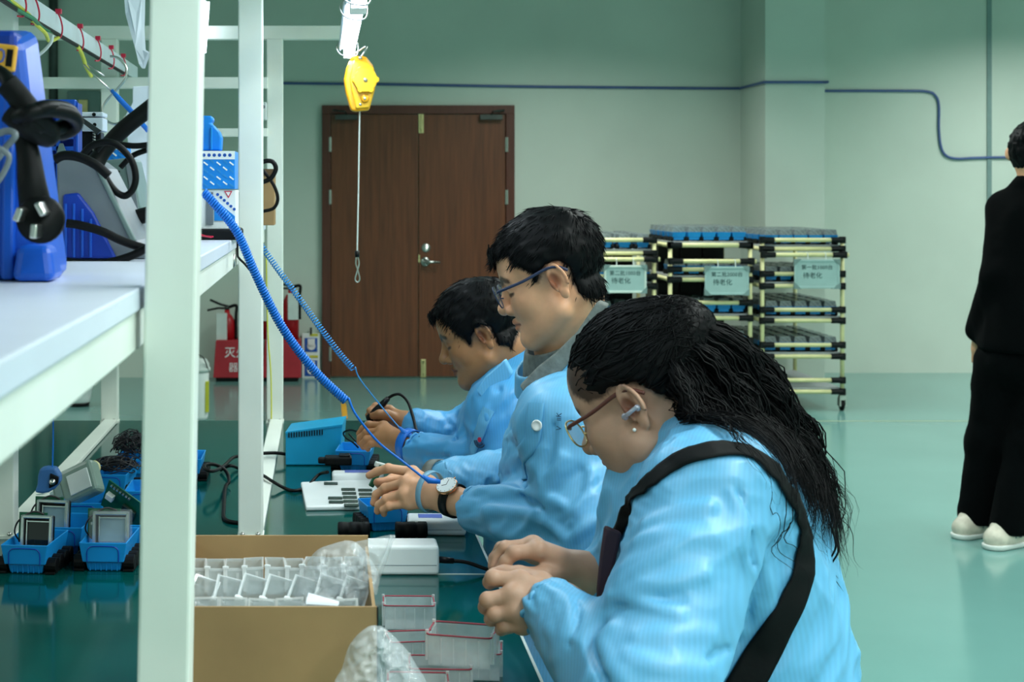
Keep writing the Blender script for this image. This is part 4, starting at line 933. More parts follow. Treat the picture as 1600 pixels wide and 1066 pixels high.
tag(MB().prism([P(478, 944, 1.78), P(482, 930, 1.80), P(530, 944, 1.78), P(528, 947, 1.77)], (0, .003, .002)).build('insert_sheet', 'paper_white'), 'small printed paper slip under the crumpled bag in the cardboard box', 'paper')
# clear cases with red gaskets
def case_proto():
    r = thing('clear_case', 'x', 'clear case'); w, d, h = .037, .027, .036; t = .0018
    m = MB().bb(-w, w, -d, d, 0, t).bb(-w, w, -d, -d + t, t, h).bb(-w, w, d - t, d, t, h).bb(-w, -w + t, -d + t, d - t, t, h).bb(w - t, w, -d + t, d - t, t, h)
    m.build('shell', 'case_clear', r)
    ring = []
    for cx, cy, a0 in ((w - .004, d - .004, 0), (-w + .004, d - .004, 1), (-w + .004, -d + .004, 2), (w - .004, -d + .004, 3)):
        for k in range(5): a = (a0 + k / 4) * math.pi / 2; ring.append((cx + .006 * math.cos(a), cy + .006 * math.sin(a), h + .001))
    MB().tube(ring, .0011, 6, closed=True).build('gasket', 'red_gasket', r, smooth=True)
    for sx in (-1, 1):
        for sy in (-1, 1): MB().cyl((sx * (w + .002), sy * (d - .004), h * .15), (sx * (w + .002), sy * (d - .004), h + .005), .0024, n=10).build('screw_post', 'frosted_clear', r)
    for k in range(4): MB().bb(-w * .6 + k * .015, -w * .6 + k * .015 + .0016, -d - .0012, -d, .003, h - .003).build('rib', 'frosted_clear', r)
    return r
PK = case_proto(); used = False
G = 'clear cases with red gaskets on the bench'
for px, py, z, rz, sc, pit, label in ((640, 985, ZT, -.03, 1.0, 0, 'clear open case with red gasket standing beside the cardboard box, farthest of the pile'),
                            (648, 1042, ZT, .12, .95, .0, 'clear case with red gasket lying low behind the front bag'),
                            (726, 1044, ZT + .0385, -.25, 1.12, .0, 'clear case with red gasket lying tilted on top of the pile'),
                            (742, 1064, ZT, -.12, 1.0, 0, 'clear case with red gasket under the tilted one at the right of the pile'),
                            (690, 1092, ZT, -.05, 1.05, 0, 'clear case with red gasket at the bottom edge beside the front bag'),
                            (655, 1118, ZT, -.05, 1.0, 0, 'nearest clear case with red gasket, cut by the bottom edge')):
    o = copy_tree(PK) if used else PK; used = True
    p = T(px, py, z); o.location = (p.x, p.y + .027 * sc, z + .0006); o.rotation_euler = (pit, 0, rz); o.scale = (sc,) * 3; o['label'] = label; o['group'] = G
# white charger, white meter, tray with chips
def slab(name, cat, label, px0, px1, pyb, h, d, m='white_plastic', bev=.006, rz=0):
    a, b = T(px0, pyb), T(px1, pyb); w_ = b.x - a.x; c = (a + b) / 2
    t = thing(name, label, cat, (c.x, c.y + d / 2, ZT), rz)
    MB().bb(-w_ / 2, w_ / 2, -d / 2, d / 2, .0005, h).build('housing', m, t, bev=bev, seg=3, local=True)
    return t, w_, d
t, w_, d = slab('power_adapter', 'adapter', 'large white power adapter brick with a black cable in its end, behind the box', 556, 686, 900, .052, .066)
MB().bb(w_ / 2 - .001, w_ / 2 + .0008, -d / 2 + .008, d / 2 - .01, .008, .044).build('end_cap', 'offwhite_plastic', t, bev=.002, local=True)
MB().bb(-w_ / 2 + .004, w_ / 2 - .004, -d / 2 - .0006, -d / 2 + .001, .018, .0188).build('seam', 'grey_plastic', t, local=True)
c = world_of(t) @ Vector((w_ / 2, -.006, .022))
MB().cyl(c, c + Vector((.028, -.002, -.002)), .0062, .005).build('plug', 'black_plastic', t, smooth=True)
MB().tube(smoothline([c + Vector((.026, -.002, -.002)), c + Vector((.05, -.004, -.004)), c + Vector((.08, -.01, -.013)), c + Vector((.11, -.02, -.0205)), c + Vector((.135, -.03, -.022))], 6), .0034, 8).build('cable', 'cable_black', t, smooth=True)
t, w_, d = slab('white_meter', 'meter', 'white handheld meter with grey screen lying under the watch hand', 638, 729, 838, .030, .075, rz=-.03)
MB().bb(-.035, .012, -.012, .022, .0295, .0308).build('screen', 'label_blue', t, bev=.001, local=True)
MB().bb(w_ / 2 - .002, w_ / 2 + .0006, -.02, -.008, .010, .017).build('port', 'black_plastic', t, local=True)
MB().bb(-w_ / 2 + .008, w_ / 2 - .008, -d / 2 - .0005, -d / 2 + .001, .012, .0127).build('seam', 'grey_plastic', t, local=True)
# tray
tr = thing('chip_tray', 'flat white foam tray holding groups of dark chips in front of the seated man', 'tray', T(540, 790))
a, b, c2, d2 = T(478, 799), T(610, 797), T(585, 755), T(470, 760)
MB().hexa([Vector((v.x, v.y, ZT + .0005)) for v in (a, b, c2, d2)], [Vector((v.x, v.y, ZT + .010)) for v in (a, b, c2, d2)]).build('slab', 'white_plastic', tr, bev=.003)
for px, py, cols, rows in ((517, 758, 1, 1), (525, 784, 1, 2), (549, 780, 1, 5), (574, 778, 1, 4)):
    for r in range(rows):
        q_ = T(px + r * -1.2, py + 2 - r * 6.2 + (rows * 3 - 6), ZT + .010); MB().bb(q_.x - .0155, q_.x + .0155, q_.y - .0095, q_.y + .0095, ZT + .0102, ZT + .0135).build('chip', 'chip_dark', tr, bev=.001)
t, w_, d = slab('white_box', 'box', 'narrow white box behind the chip tray under the black adapter', 519, 600, 757, .024, .05)
MB().bb(-.03, w_ / 2 - .01, -.01, .02, .0235, .0245).build('label_patch', 'label_blue', t, local=True)
# teal soldering station
Yt = .67 * F / (728 - 300)
ts = thing('soldering_station', 'teal blue soldering station box with a row of vent slots beside the third post', 'station', P(492, 728, Yt))
Z = lambda py: EYE - (py - VY) * Yt / F
X = lambda px: (px - VX) * Yt / F
MB().prism([(X(446), Yt, ZT + .001), (X(530), Yt, ZT + .001), (X(535), Yt, Z(663)), (X(446), Yt, Z(675))], (.012, .14, .0)).build('housing', 'teal_metal', ts, bev=.003)
for k in range(14): MB().box((X(451.5 + k * 4), Yt - .0008, Z(680 - k * .35)), (.0028, .0025, .013)).build('vent_slot', 'cable_black', ts)
# teal corner lip
MB().prism([(X(446), Yt - .002, Z(675)), (X(535), Yt - .002, Z(663)), (X(535), Yt - .002, Z(666)), (X(446), Yt - .002, Z(678))], (.012, .14, 0)).build('top_lip', 'teal_metal', ts)
C3 = carrier(556, 738, 'blue carrier under the hands of the farthest worker, wires plugged in', 'blue carriers held by the workers', -.12)
C2 = carrier(600, 834, 'blue carrier held by the man with the watch, black wheels on both sides', 'blue carriers held by the workers', .22, sc=1.0); C2.scale = (1.0, .62, 1.0)
pA = C2.location
for sx in (-1, 1):
    q_ = T(578 if sx < 0 else 618, 843); tag(MB().lathe((q_.x, q_.y + .014, ZT + .0155), [(.013, 0), (.0155, .002), (.0155, .012), (.0145, .013), (.0145, .02), (.0155, .021), (.0155, .038), (.0145, .039), (.0145, .044), (.0155, .045), (.0155, .060), (.013, .062)], 18, (sx, .03 * sx, 0)).build('black_roller', 'black_rubber', smooth=True), 'black ribbed roller on the %s side of the carrier by the watch hand' % ('left' if sx < 0 else 'right'), 'roller')
p = C3.location
cable([(560, 700, p.y - .0), (552, 692, p.y), (540, 684, p.y + .02), (537, 676, p.y + .02), (548, 672, p.y), (562, 676, p.y - .02)], p.y, .0022, 'thin black leads rising from the far blue carrier to the hands', n=6)
cable([(566, 700, p.y - .0), (556, 690, p.y), (545, 678, p.y + .02)], p.y, .002, 'second thin black lead from the far blue carrier')
ad = thing('black_adapter', 'black plug adapter lying on the white box behind the chip tray', 'adapter', T(525, 735))
q_ = T(530, 745); MB().bb(q_.x - .034, q_.x + .030, q_.y + .0, q_.y + .04, ZT + .0255, ZT + .045).bb(q_.x - .05, q_.x - .03, q_.y + .01, q_.y + .03, ZT + .028, ZT + .042).build('body', 'black_rubber', ad, bev=.004)
MB().bb(q_.x + .0, q_.x + .026, q_.y + .005, q_.y + .035, ZT + .045, ZT + .050).build('cap', 'black_plastic', ad, bev=.002)
def tcable(pts, r, label):
    return tag(MB().tube(smoothline([T(px, py, ZT + h) for px, py, h in pts], 7), r, 8).build('cable', 'cable_black', smooth=True), label, 'cable')
tcable([(512, 738, .034), (498, 742, .02), (480, 760, .0045), (462, 767, .0045), (445, 763, .0045), (425, 752, .018), (408, 742, .018), (380, 735, .005), (360, 728, .02), (345, 735, .005)], .0038, 'black mains cable sweeping across the bench from adapter to post')
tcable([(447, 710, .02), (430, 708, .024), (405, 709, .024), (385, 712, .02), (365, 715, .02), (350, 728, .03), (335, 736, .045), (322, 734, .05), (320, 727, .05), (335, 726, .045), (352, 735, .03), (358, 752, .012), (352, 762, .004), (350, 790, .004), (352, 812, .004), (380, 818, .004)], .0042, 'black mains cable tied in a bow between the bench posts')
# coiled cords
def coil(pts, Y0, Y1, r, wire, turns, tail, m, label):
    pp = smoothline([P(a, b, Y0 + (Y1 - Y0) * i / (len(pts) - 1)) for i, (a, b) in enumerate(pts)], 14)
    L = [0]
    for i in range(1, len(pp)): L.append(L[-1] + (pp[i] - pp[i - 1]).length)
    out = []; n = turns * 9
    for k in range(n + 1):
        d_ = L[-1] * k / n; i = max(1, min(len(L) - 1, next((j for j, l in enumerate(L) if l >= d_), len(L) - 1)))
        f = (d_ - L[i - 1]) / max(1e-9, L[i] - L[i - 1]); c = pp[i - 1].lerp(pp[i], f); tg = (pp[i] - pp[i - 1]).normalized()
        u = tg.cross(Vector((0, 1, 0))).normalized(); v = tg.cross(u); a = 2 * math.pi * k / 9
        out.append(c + (u * math.cos(a) + v * math.sin(a)) * r)
    out = out + smoothline([out[-1]] + tail, 8)[1:]
    return tag(MB().tube(out, wire, 6).build('coiled_cord', m, smooth=True), label, 'cord', 'coiled wrist strap cords')
coil([(318, 300), (345, 330), (372, 366), (400, 430), (440, 510), (490, 578), (541, 627)], 2.70, 2.72, .0064, .0023, 96, [P(556, 648, 2.72), P(590, 690, 2.73), P(630, 722, 2.73), P(662, 747, 2.72)], 'cord_blue', 'thick tightly coiled blue cord in front of the second post, ending at the watch hand')
coil([(404, 378), (430, 415), (470, 470), (500, 512), (530, 552), (552, 577)], 3.62, 3.50, .0062, .0016, 58, [P(562, 592, 3.5), P(590, 628, 3.5), P(620, 664, 3.48), P(640, 683, 3.44)], 'cord_light', 'thin loosely coiled blue cord ending at the farthest worker')
# ---------------------------------------------------------------- people
mat('skin_woman', '#bd947c', .48, var=.03, vscale=60, attr='tint', sss=.12, bump=.05, bscale=300)
mat('skin_light', '#dfa681', .45, var=.03, vscale=60, attr='tint', sss=.12, bump=.05, bscale=300)
mat('skin_tan', '#a9764f', .42, var=.03, vscale=60, attr='tint', sss=.12, bump=.05, bscale=300)
mat('hair_black', '#090a0c', .5, var=.25, vscale=40, spec=.12)
def coat_material(name, col):
    m = mat(name, col, .44, var=.03, vscale=10, spec=.75); nt = m.node_tree; N = nt.nodes; L = nt.links
    b = N['Principled BSDF']; tc = [n for n in N if n.type == 'TEX_COORD'][0]
    wv = N.new('ShaderNodeTexWave'); wv.wave_type = 'BANDS'; wv.bands_direction = 'X'; wv.inputs['Scale'].default_value = 62; wv.inputs['Distortion'].default_value = 0
    mp = N.new('ShaderNodeMapping'); mp.inputs['Scale'].default_value = (1, 1, 1); mp.inputs['Rotation'].default_value = (0, .12, .5); L.new(tc.outputs['Object'], mp.inputs[0]); L.new(mp.outputs[0], wv.inputs['Vector'])
    src = b.inputs['Base Color'].links[0].from_socket; mx = N.new('ShaderNodeMix'); mx.data_type = 'RGBA'; mx.blend_type = 'MULTIPLY'; mx.inputs[0].default_value = .09
    L.new(src, mx.inputs[6]); L.new(wv.outputs['Color'], mx.inputs[7]); L.new(mx.outputs[2], b.inputs['Base Color'])
    n2 = N.new('ShaderNodeTexNoise'); n2.noise_type = 'RIDGED_MULTIFRACTAL'; n2.inputs['Scale'].default_value = 9; n2.inputs['Detail'].default_value = 2.5; n2.inputs['Distortion'].default_value = .35
    L.new(tc.outputs['Object'], n2.inputs['Vector']); bp = N.new('ShaderNodeBump'); bp.inputs['Strength'].default_value = .38; bp.inputs['Distance'].default_value = .012
    L.new(n2.outputs['Fac'], bp.inputs['Height']); L.new(bp.outputs[0], b.inputs['Normal'])
coat_material('coat_blue', '#65b2df'); coat_material('coat_blue_shaded', '#4ba2db')  # second tone is the same blue cloth with shade painted into its colour
mat('apron_black', '#05090b', .7, var=.1, spec=.2, bump=.1, bscale=150)
mat('apron_brown', '#452c36', .6, var=.1)
mat('shirt_grey', '#6f7470', .75, var=.15, vscale=90, bump=.2, bscale=200)
mat('trouser_dark', '#15181c', .75, var=.1)
mat('black_cloth', '#010304', .95, spec=.1, var=.15, vscale=8, bump=.15, bscale=14)
mat('shoe_white', '#c9c4b4', .5, var=.1, vscale=30)
mat('watch_white', '#f2f4f2', .25, var=0); mat('rose_gold', '#d99a72', .25, 1, var=.03)
mat('frame_navy', '#2c3450', .35, var=.05); mat('frame_brown', '#5a2f26', .35, var=.05)
mat('lens', '#e8f4f8', .03, alpha=.22, var=0, spec=.8)
mat('earbud', '#b4b5c4', .2, .5, var=.05)
mat('strap_pale', '#86bcd8', .35, alpha=.8, var=.05)
mat('thread_dark', '#20405f', .7, var=.05)

class Head:
    """head frame: x forward, y to the wearer's left, z up, origin between the ears"""
    def __init__(s, ear, Ye, yaw, pitch, size=1.0, roll=0, nose=0, chub=0):
        a = math.radians(yaw); p = math.radians(pitch)
        fwd = Vector((-math.cos(a), math.sin(a), 0)); left = Vector((0, 0, 1)).cross(fwd)
        R = Matrix.Rotation(p, 3, left); f2 = R @ fwd; u2 = R @ Vector((0, 0, 1))
        if roll:
            Q = Matrix.Rotation(math.radians(roll), 3, f2); left = Q @ left; u2 = Q @ u2
        s.B = np.array([f2, left, u2], f32).T; s.size = size; s.chub = chub; s.left = left
        s.c = Vector(P(ear[0], ear[1], Ye)) - left * .074 * size
    def loc(s, p): return ((p - A(s.c)) @ s.B) / s.size
    def w(s, q): return Vector(s.c) + Vector([float(x) for x in s.B @ A(q)]) * s.size
    def px(s, px, py, y=.06):
        """picture point -> (x, z) in the plane local y = const"""
        o = Vector((0, 0, EYE)); d = P(px, py, 1.0) - o; n = s.left; t = (s.w((0, y, 0)) - o).dot(n) / d.dot(n)
        l = s.loc(np.array([o + d * t], f32))[0]; return (float(l[0]), float(l[2]))
    def skin(s, p):
        q = s.loc(p); x, z = q[:, 0], q[:, 2]; Yy = np.abs(q[:, 1]); q = np.stack([x, Yy, z], 1); ch = s.chub
        d = ell(q, (-.002, 0, .048), (.087, .074, .077))
        d = smin(d, ell(q, (.034, 0, .045), (.058, .061, .060)), .03)
        d = smin(d, ell(q, (.042, 0, -.026), (.051, .056 + ch, .062)), .025)
        d = smin(d, rc(q, (.008, .050 + ch, -.05), (.074, .016, -.083), .018 + ch, .017), .035)
        d = smin(d, sph(q, (.080, 0, -.082), .0175), .018)
        d = smin(d, sph(q, (.056, .034 + ch * .5, -.016), .026), .02)
        d = smin(d, rc(q, (.082, .012, .027), (.068, .044, .029), .0105, .011), .014)
        d = smax(d, -sph(q, (.104, .032, .011), .0175), .012)
        d = smin(d, sph(q, (.0735, .031, .0105), .0135), .004)
        d = smax(d, -rc(q, (.0885, .022, .0035), (.079, .043, .0035), .0014, .001), .002)          # lid crease
        nose = smin(rc(q, (.088, 0, .020), (.1075, 0, -.014), .0065, .0085), sph(q, (.1085, 0, -.0185), .0105), .008)
        nose = smin(nose, sph(q, (.0975, .0125, -.0245), .0078), .006)
        d = smin(d, nose, .011)
        d = smax(d, -sph(q, (.1015, .0065, -.0325), .0032), .003)
        up = rc(q, (.0965, 0, -.0445), (.083, .023, -.050), .0062, .0022); lo = rc(q, (.0945, 0, -.0565), (.082, .021, -.0515), .0066, .0024)
        d = smin(d, smin(up, lo, .0015), .005)
        d = smax(d, -rc(q, (.1045, 0, -.0505), (.0855, .0235, -.0512), .0020, .0012), .0025)
        # ear
        t = math.radians(12); ex, ey, ez = -.006, .0725 + ch * .3, .0
        u = (x - ex) * math.cos(t) - (z - ez) * math.sin(t); v = (x - ex) * math.sin(t) + (z - ez) * math.cos(t); wv = (Yy - ey) - np.clip(-u, -.02, .03) * .27
        e = np.stack([u, wv, v], 1)
        ear = ell(e, (-.002, .002, .003), (.0152, .0050, .0262))
        ang = np.arctan2((v - .003) / .029, (u + .002) / .0165)
        rim = np.sqrt((np.sqrt(((u + .002) / .0138) ** 2 + ((v - .004) / .0252) ** 2) - 1) ** 2 * .019 ** 2 + (wv - .0055) ** 2) - .0034
        rim = np.where((ang < -2.5) | (ang > -.75), rim, .02)
        ear = smin(ear, rim, .004); ear = smin(ear, ell(e, (.001, .004, -.0245), (.0075, .0042, .0085)), .006)
        ear = smax(ear, -ell(e, (.0020, .0085, .0015), (.0082, .0080, .0150)), .003); ear = smax(ear, -ell(e, (-.0055, .0085, .014), (.004, .005, .011)), .003)
        ear = smin(ear, ell(e, (.0105, .005, -.002), (.004, .004, .006)), .004)                      # tragus
        d = smin(d, ear, .004)
        return d * s.size
    def tint(s, v, hairpoly=None, lip=(.80, .60, .58), stub=None):
        q = s.loc(v); Yy = np.abs(q[:, 1]); q = np.stack([q[:, 0], Yy, q[:, 2]], 1); c = np.ones((len(v), 3), f32)
        def blend(wt, col):
            wt = np.clip(wt, 0, 1)[:, None]; c[:] = c * (1 - wt + wt * A(col))
        q2 = q * A((0, 1, 1)); fr = np.where(q[:, 0] > .035, 0, 1).astype(f32)
        m = np.minimum(rc(q2, (0, 0, -.0450), (0, .021, -.0500), .0048, .001), rc(q2, (0, 0, -.0560), (0, .019, -.0512), .0050, .0012)) + fr
        blend(1 - m / .0025, lip); blend(1.1 - (rc(q2, (0, 0, -.0505), (0, .0245, -.0512), .0006, .0004) + fr) / .0024, (.40, .30, .30))
        nb = vnoise(q * A((300, 900, 500)), 3) * .0014
        blend(1.5 - (np.minimum(rc(q2, (0, .011, .0265), (0, .030, .0335), .0030, .0032), rc(q2, (0, .030, .0335), (0, .051, .0275), .0032, .0012)) + nb + fr) / .003, (.17, .15, .15))
        blend(1.4 - (np.minimum(rc(q2, (0, .0195, .0030), (0, .031, .0008), .0008, .0011), rc(q2, (0, .031, .0008), (0, .0465, .0032), .0011, .0009)) + fr) / .0024, (.11, .09, .09))
        blend((1 - (np.minimum(rc(q2, (0, .020, .0145), (0, .031, .0185), .0003, .0004), rc(q2, (0, .031, .0185), (0, .044, .0135), .0004, .0003)) + fr) / .0022) * .5, (.55, .45, .42))
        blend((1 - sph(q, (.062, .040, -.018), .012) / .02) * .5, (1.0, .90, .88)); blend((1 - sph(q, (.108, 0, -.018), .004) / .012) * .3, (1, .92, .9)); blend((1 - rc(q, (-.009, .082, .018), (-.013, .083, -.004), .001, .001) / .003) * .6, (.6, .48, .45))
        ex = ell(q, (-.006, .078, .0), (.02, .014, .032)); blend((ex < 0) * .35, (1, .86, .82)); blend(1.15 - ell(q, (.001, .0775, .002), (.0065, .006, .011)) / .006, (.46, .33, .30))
        blend(1 - sph(q, (.1015, .0065, -.0315), .0025) / .002, (.35, .28, .28))  # nostril, like the ear hollow above: recess shade painted into the tint
        if hairpoly is not None:
            dd = poly2d(q[:, 0], q[:, 2], hairpoly); blend(.85 - dd / .006 + vnoise(q * 400, 9) * .3, (.14, .12, .12))
        if stub is not None: blend((1 - rc(q, (.09, 0, -.07), (.085, 0, -.085), .01, .01) / .012) * .35, stub); blend((1 - rc(q, (.1, 0, -.036), (.088, .02, -.042), .002, .002) / .006) * .3, stub)
        return c

def hand_sdf(wrist, fore, mcp, fingers, thumb, k=1.0, plump=1.0):
    wrist = P(*wrist); fore = P(*fore); mcp = [P(*m) for m in mcp]; fingers = [[P(*q) for q in f] for f in fingers]; thumb = [P(*q) for q in thumb]
    fr = ((.0100, .0092, .0085, .0076), (.0102, .0094, .0086, .0077), (.0098, .0090, .0082, .0074), (.0088, .0080, .0074, .0066))
    def f(p):
        pal = None
        for i, m in enumerate(mcp):
            e = rc(p, wrist, m, .0185 * k * plump, .0118 * k * plump); pal = e if pal is None else smin(pal, e, .012)
        for i in range(3): pal = smin(pal, rc(p, mcp[i], mcp[i + 1], .0105 * k * plump, .0105 * k * plump), .008)
        pal = smin(pal, rc(p, wrist, fore, .0255 * k * plump, .034 * k * plump), .022)
        th = chain(p, [wrist.lerp(thumb[0], .35)] + thumb, [.019 * k * plump, .0165 * k * plump, .0120 * k * plump, .0104 * k * plump, .0088 * k * plump][:len(thumb) + 1], .006)
        d = smin(pal, th, .010); fin = None
        for i in range(4):
            e = chain(p, [mcp[i]] + fingers[i], [r * k * plump for r in fr[i]][:len(fingers[i]) + 1], .0025)
            e = smin(e, sph(p, fingers[i][0], fr[i][1] * 1.07 * k * plump), .003)
            fin = e if fin is None else smin(fin, e, .0012)
        d = smin(d, fin, .0055)
        for i in range(4): d = smin(d, sph(p, mcp[i], .0116 * k * plump), .004)
        return d
    f.pts = [wrist, fore, wrist.lerp(fore, .5)] + mcp + thumb + [q for g in fingers for q in g]
    f.wrist = wrist; f.fore = fore; f.tips = [g[-1] for g in fingers] + [thumb[-1]]; f.mids = [g[0] for g in fingers] + mcp; f.prev = [g[-2] for g in fingers] + [thumb[-2]]
    return f
def hand_tint(f, v):
    c = np.ones((len(v), 3), f32)
    for q in f.tips:
        w_ = np.clip(1 - sph(v, q, .005) / .012, 0, 1)[:, None] * .5; c *= 1 - w_ + w_ * A((1.0, .84, .82))
    for q in f.mids:
        w_ = np.clip(1 - sph(v, q, .004) / .009, 0, 1)[:, None] * .35; c *= 1 - w_ + w_ * A((1, .86, .83))
    return c

def tubes(paths, name, m, parent=None, kind=None):
    """many tapered strands in one mesh; paths = list of (points Nx3, radius)"""
    vs = []; fs = []; b = 0; S_ = 4
    for pts, r in paths:
        pts = np.asarray(pts, np.float64); n = len(pts); t = np.gradient(pts, axis=0); t /= np.linalg.norm(t, axis=1, keepdims=True) + 1e-9
        ref = np.array((.31, .83, .46)); u = np.cross(t, ref); u /= np.linalg.norm(u, axis=1, keepdims=True) + 1e-9; v = np.cross(t, u)
        prof = r * np.clip(1.02 - np.linspace(0, 1, n) ** 2.2, .06, 1)
        for j in range(S_):
            a = 2 * math.pi * j / S_; vs.append(pts + (u * math.cos(a) + v * math.sin(a)) * prof[:, None])
        for i in range(n - 1):
            for j in range(S_): j2 = (j + 1) % S_; fs.append((b + j * n + i, b + j2 * n + i, b + j2 * n + i + 1, b + j * n + i + 1))
        b += S_ * n
    return np.concatenate(vs).astype(f32), np.array(fs)
def short_hair(head, poly, seed, n, nk=None, r=(.093, .080, .082), c=(.003, 0, .048), length=.024, fringe=()):
    """cap of short hair bounded by a side-view outline, with combed clumps over it"""
    def f(p):
        q = head.loc(p); sk_ = head.skin(p) if nk is None else np.minimum(head.skin(p), nk(p)); d = np.minimum(ell(q, c, r), sk_ / head.size - .0055) + vnoise(q * A((60, 160, 90)), seed) * .0022 + vnoise(q * A((25, 50, 30)), seed + 2) * .003
        d = smax(d, poly2d(q[:, 0], q[:, 2], poly) + vnoise(q * A((180, 180, 60)), seed + 1) * .003, .01)
        return d * head.size
    lo, hi = bounds([head.w((x, y, z)) for x in (-.13, .13) for y in (-.1, .1) for z in (-.09, .17)], .01)
    v, fa = surface(f, lo, hi, .003)
    rg = np.random.default_rng(seed); nn = normal(f, v, .003); l = head.loc(v); ln = nn @ head.B
    pick = rg.choice(len(v), n); paths = []
    for i in pick:
        x, y, z = l[i]; nx, ny, nz = ln[i]
        if nz < -.55 and x > 0: continue
        crown = np.array((-.055, .0, .13)); d0 = np.array((x, y, z)) - crown; d0 -= np.array((nx, ny, nz)) * d0.dot((nx, ny, nz)); d0 /= np.linalg.norm(d0) + 1e-6
        if x > -.03: d0 = d0 * .6 + np.array((.7, 0, -.25))
        d0 = d0 + rg.normal(0, .15, 3); d0 -= np.array((nx, ny, nz)) * min(0, d0.dot((nx, ny, nz))); d0 /= np.linalg.norm(d0)
        L = length * rg.uniform(.5, 1.1) * (.45 if abs(y) > .06 and z < .05 else 1)
        pts = []
        q = np.array((x, y, z)) - np.array((nx, ny, nz)) * .002
        for k in range(5):
            pts.append(head.w(q)); up_ = np.array((nx, ny, nz)); q = q + (d0 + up_ * (.15 - .09 * k)) * L / 4
        paths.append((np.array([tuple(a) for a in pts]), rg.uniform(.0005, .0011)))
    for (p0, p1, cnt, spread) in fringe:                      # hanging fringe clumps, local points
        for k in range(cnt):
            t = rg.uniform(0, 1); yy = rg.uniform(-spread, spread)
            a0 = np.array(p0) * (1 - t) + np.array(p1) * t + rg.normal(0, .002, 3); bow = (1 - (yy / .09) ** 2); q0 = a0 + np.array((-.004 + (bow - 1) * .03, yy, .016)); pts = []
            L = rg.uniform(.012, .026)
            for j in range(5): s_ = j / 4; pts.append(head.w(q0 + np.array((.006 * math.sin(s_ * 2), rg.normal(0, .001), -L * s_))))
            paths.append((np.array([tuple(a) for a in pts]), rg.uniform(.0007, .0014)))
    return (v, fa), tubes(paths, '', '')
def ribbon(fs, pts, width, up=None, thick=.0025, name='strap', m='apron_black', parent=None, off=.002, smooth=5):
    """band laid on a surface: pts world points, fs implicit surface or None"""
    c = smoothline(pts, smooth); arr = np.array([tuple(q) for q in c], f32)
    arr = project(fs, arr, off); nn = normal(fs, arr, .006)
    for _ in range(4): nn[1:-1] = (nn[:-2] + nn[1:-1] * 2 + nn[2:]) / 4
    arr2 = arr.copy()
    for _ in range(2): arr2[1:-1] = (arr2[:-2] + arr2[1:-1] * 2 + arr2[2:]) / 4
    t = np.gradient(arr2, axis=0); t /= np.linalg.norm(t, axis=1, keepdims=True); sd = np.cross(t, nn); sd /= np.linalg.norm(sd, axis=1, keepdims=True)
    ws = np.interp(np.linspace(0, 1, len(arr)), np.linspace(0, 1, len(width)), width) if hasattr(width, '__len__') else np.full(len(arr), width)
    K = 6; vs = []; n = len(arr)
    for j in range(K + 1):
        e = project(fs, arr2 + sd * (ws * (j / K - .5))[:, None], off, 2); vs.append(e)
    top = [e + nn * thick for e in vs]; allv = np.concatenate(vs + top); fa = []
    R_ = K + 1
    for j in range(K):
        for i in range(n - 1):
            fa.append((j * n + i, (j + 1) * n + i, (j + 1) * n + i + 1, j * n + i + 1)); o = R_ * n; fa.append((o + j * n + i, o + j * n + i + 1, o + (j + 1) * n + i + 1, o + (j + 1) * n + i))
    for i in range(n - 1):
        o = R_ * n; fa.append((i, i + 1, o + i + 1, o + i)); b = K * n; fa.append((b + i + 1, b + i, o + b + i, o + b + i + 1))
    return npmesh(name, [(allv, np.array(fa))], m, parent)
def person(name, label, loc): return thing(name, label, 'person', loc)
def ringpts(c, axis, r, n=40, squash=1.0, ref=(0, 0, 1)):
    ax = Vector(axis).normalized(); u = ax.cross(Vector(ref)).normalized(); v = ax.cross(u)
    return [Vector(c) + (u * math.cos(2 * math.pi * k / n) + v * math.sin(2 * math.pi * k / n) * squash) * r for k in range(n)]
def band(c, axis, r, width, th, name, m, parent=None, squash=1.0):
    mb = MB(); ax = Vector(axis).normalized(); n = 40
    rings = [ringpts(Vector(c) + ax * sx * width / 2, ax, rr, n, squash) for sx, rr in ((-1, r), (1, r), (1, r + th), (-1, r + th))]
    vs = [p for q in rings for p in q]; fs = []
    for a in range(4):
        b = (a + 1) % 4
        for k in range(n): fs.append((a * n + k, a * n + (k + 1) % n, b * n + (k + 1) % n, b * n + k))
    return mb.add(vs, fs).build(name, m, parent, smooth=True)
def ray_folds(base, specs):
    """fold ridges and valleys: each is a picture polyline dropped on the cloth, radius, height (negative = valley)"""
    out = []
    for pts, r, hgt in specs:
        q = [ray(base, a, b) for a, b in pts]; q = [x for x in q if x is not None]
        if len(q) > 1: out.append((smoothline(q, 3), r, hgt))
    def f(p, d):
        near = np.abs(d) < .03
        if not near.any(): return d
        pp = p[near]; dd = d[near]
        for pts, r, hgt in out:
            e = None
            for i in range(len(pts) - 1):
                x = rc(pp, pts[i], pts[i + 1], 0, 0); e = x if e is None else np.minimum(e, x)
            dd = dd - (2.1 if hgt > 0 else 1.3) * hgt * np.exp(-(e / r) ** 2)
        d = d.copy(); d[near] = dd; return d
    return f
class Body:
    pass
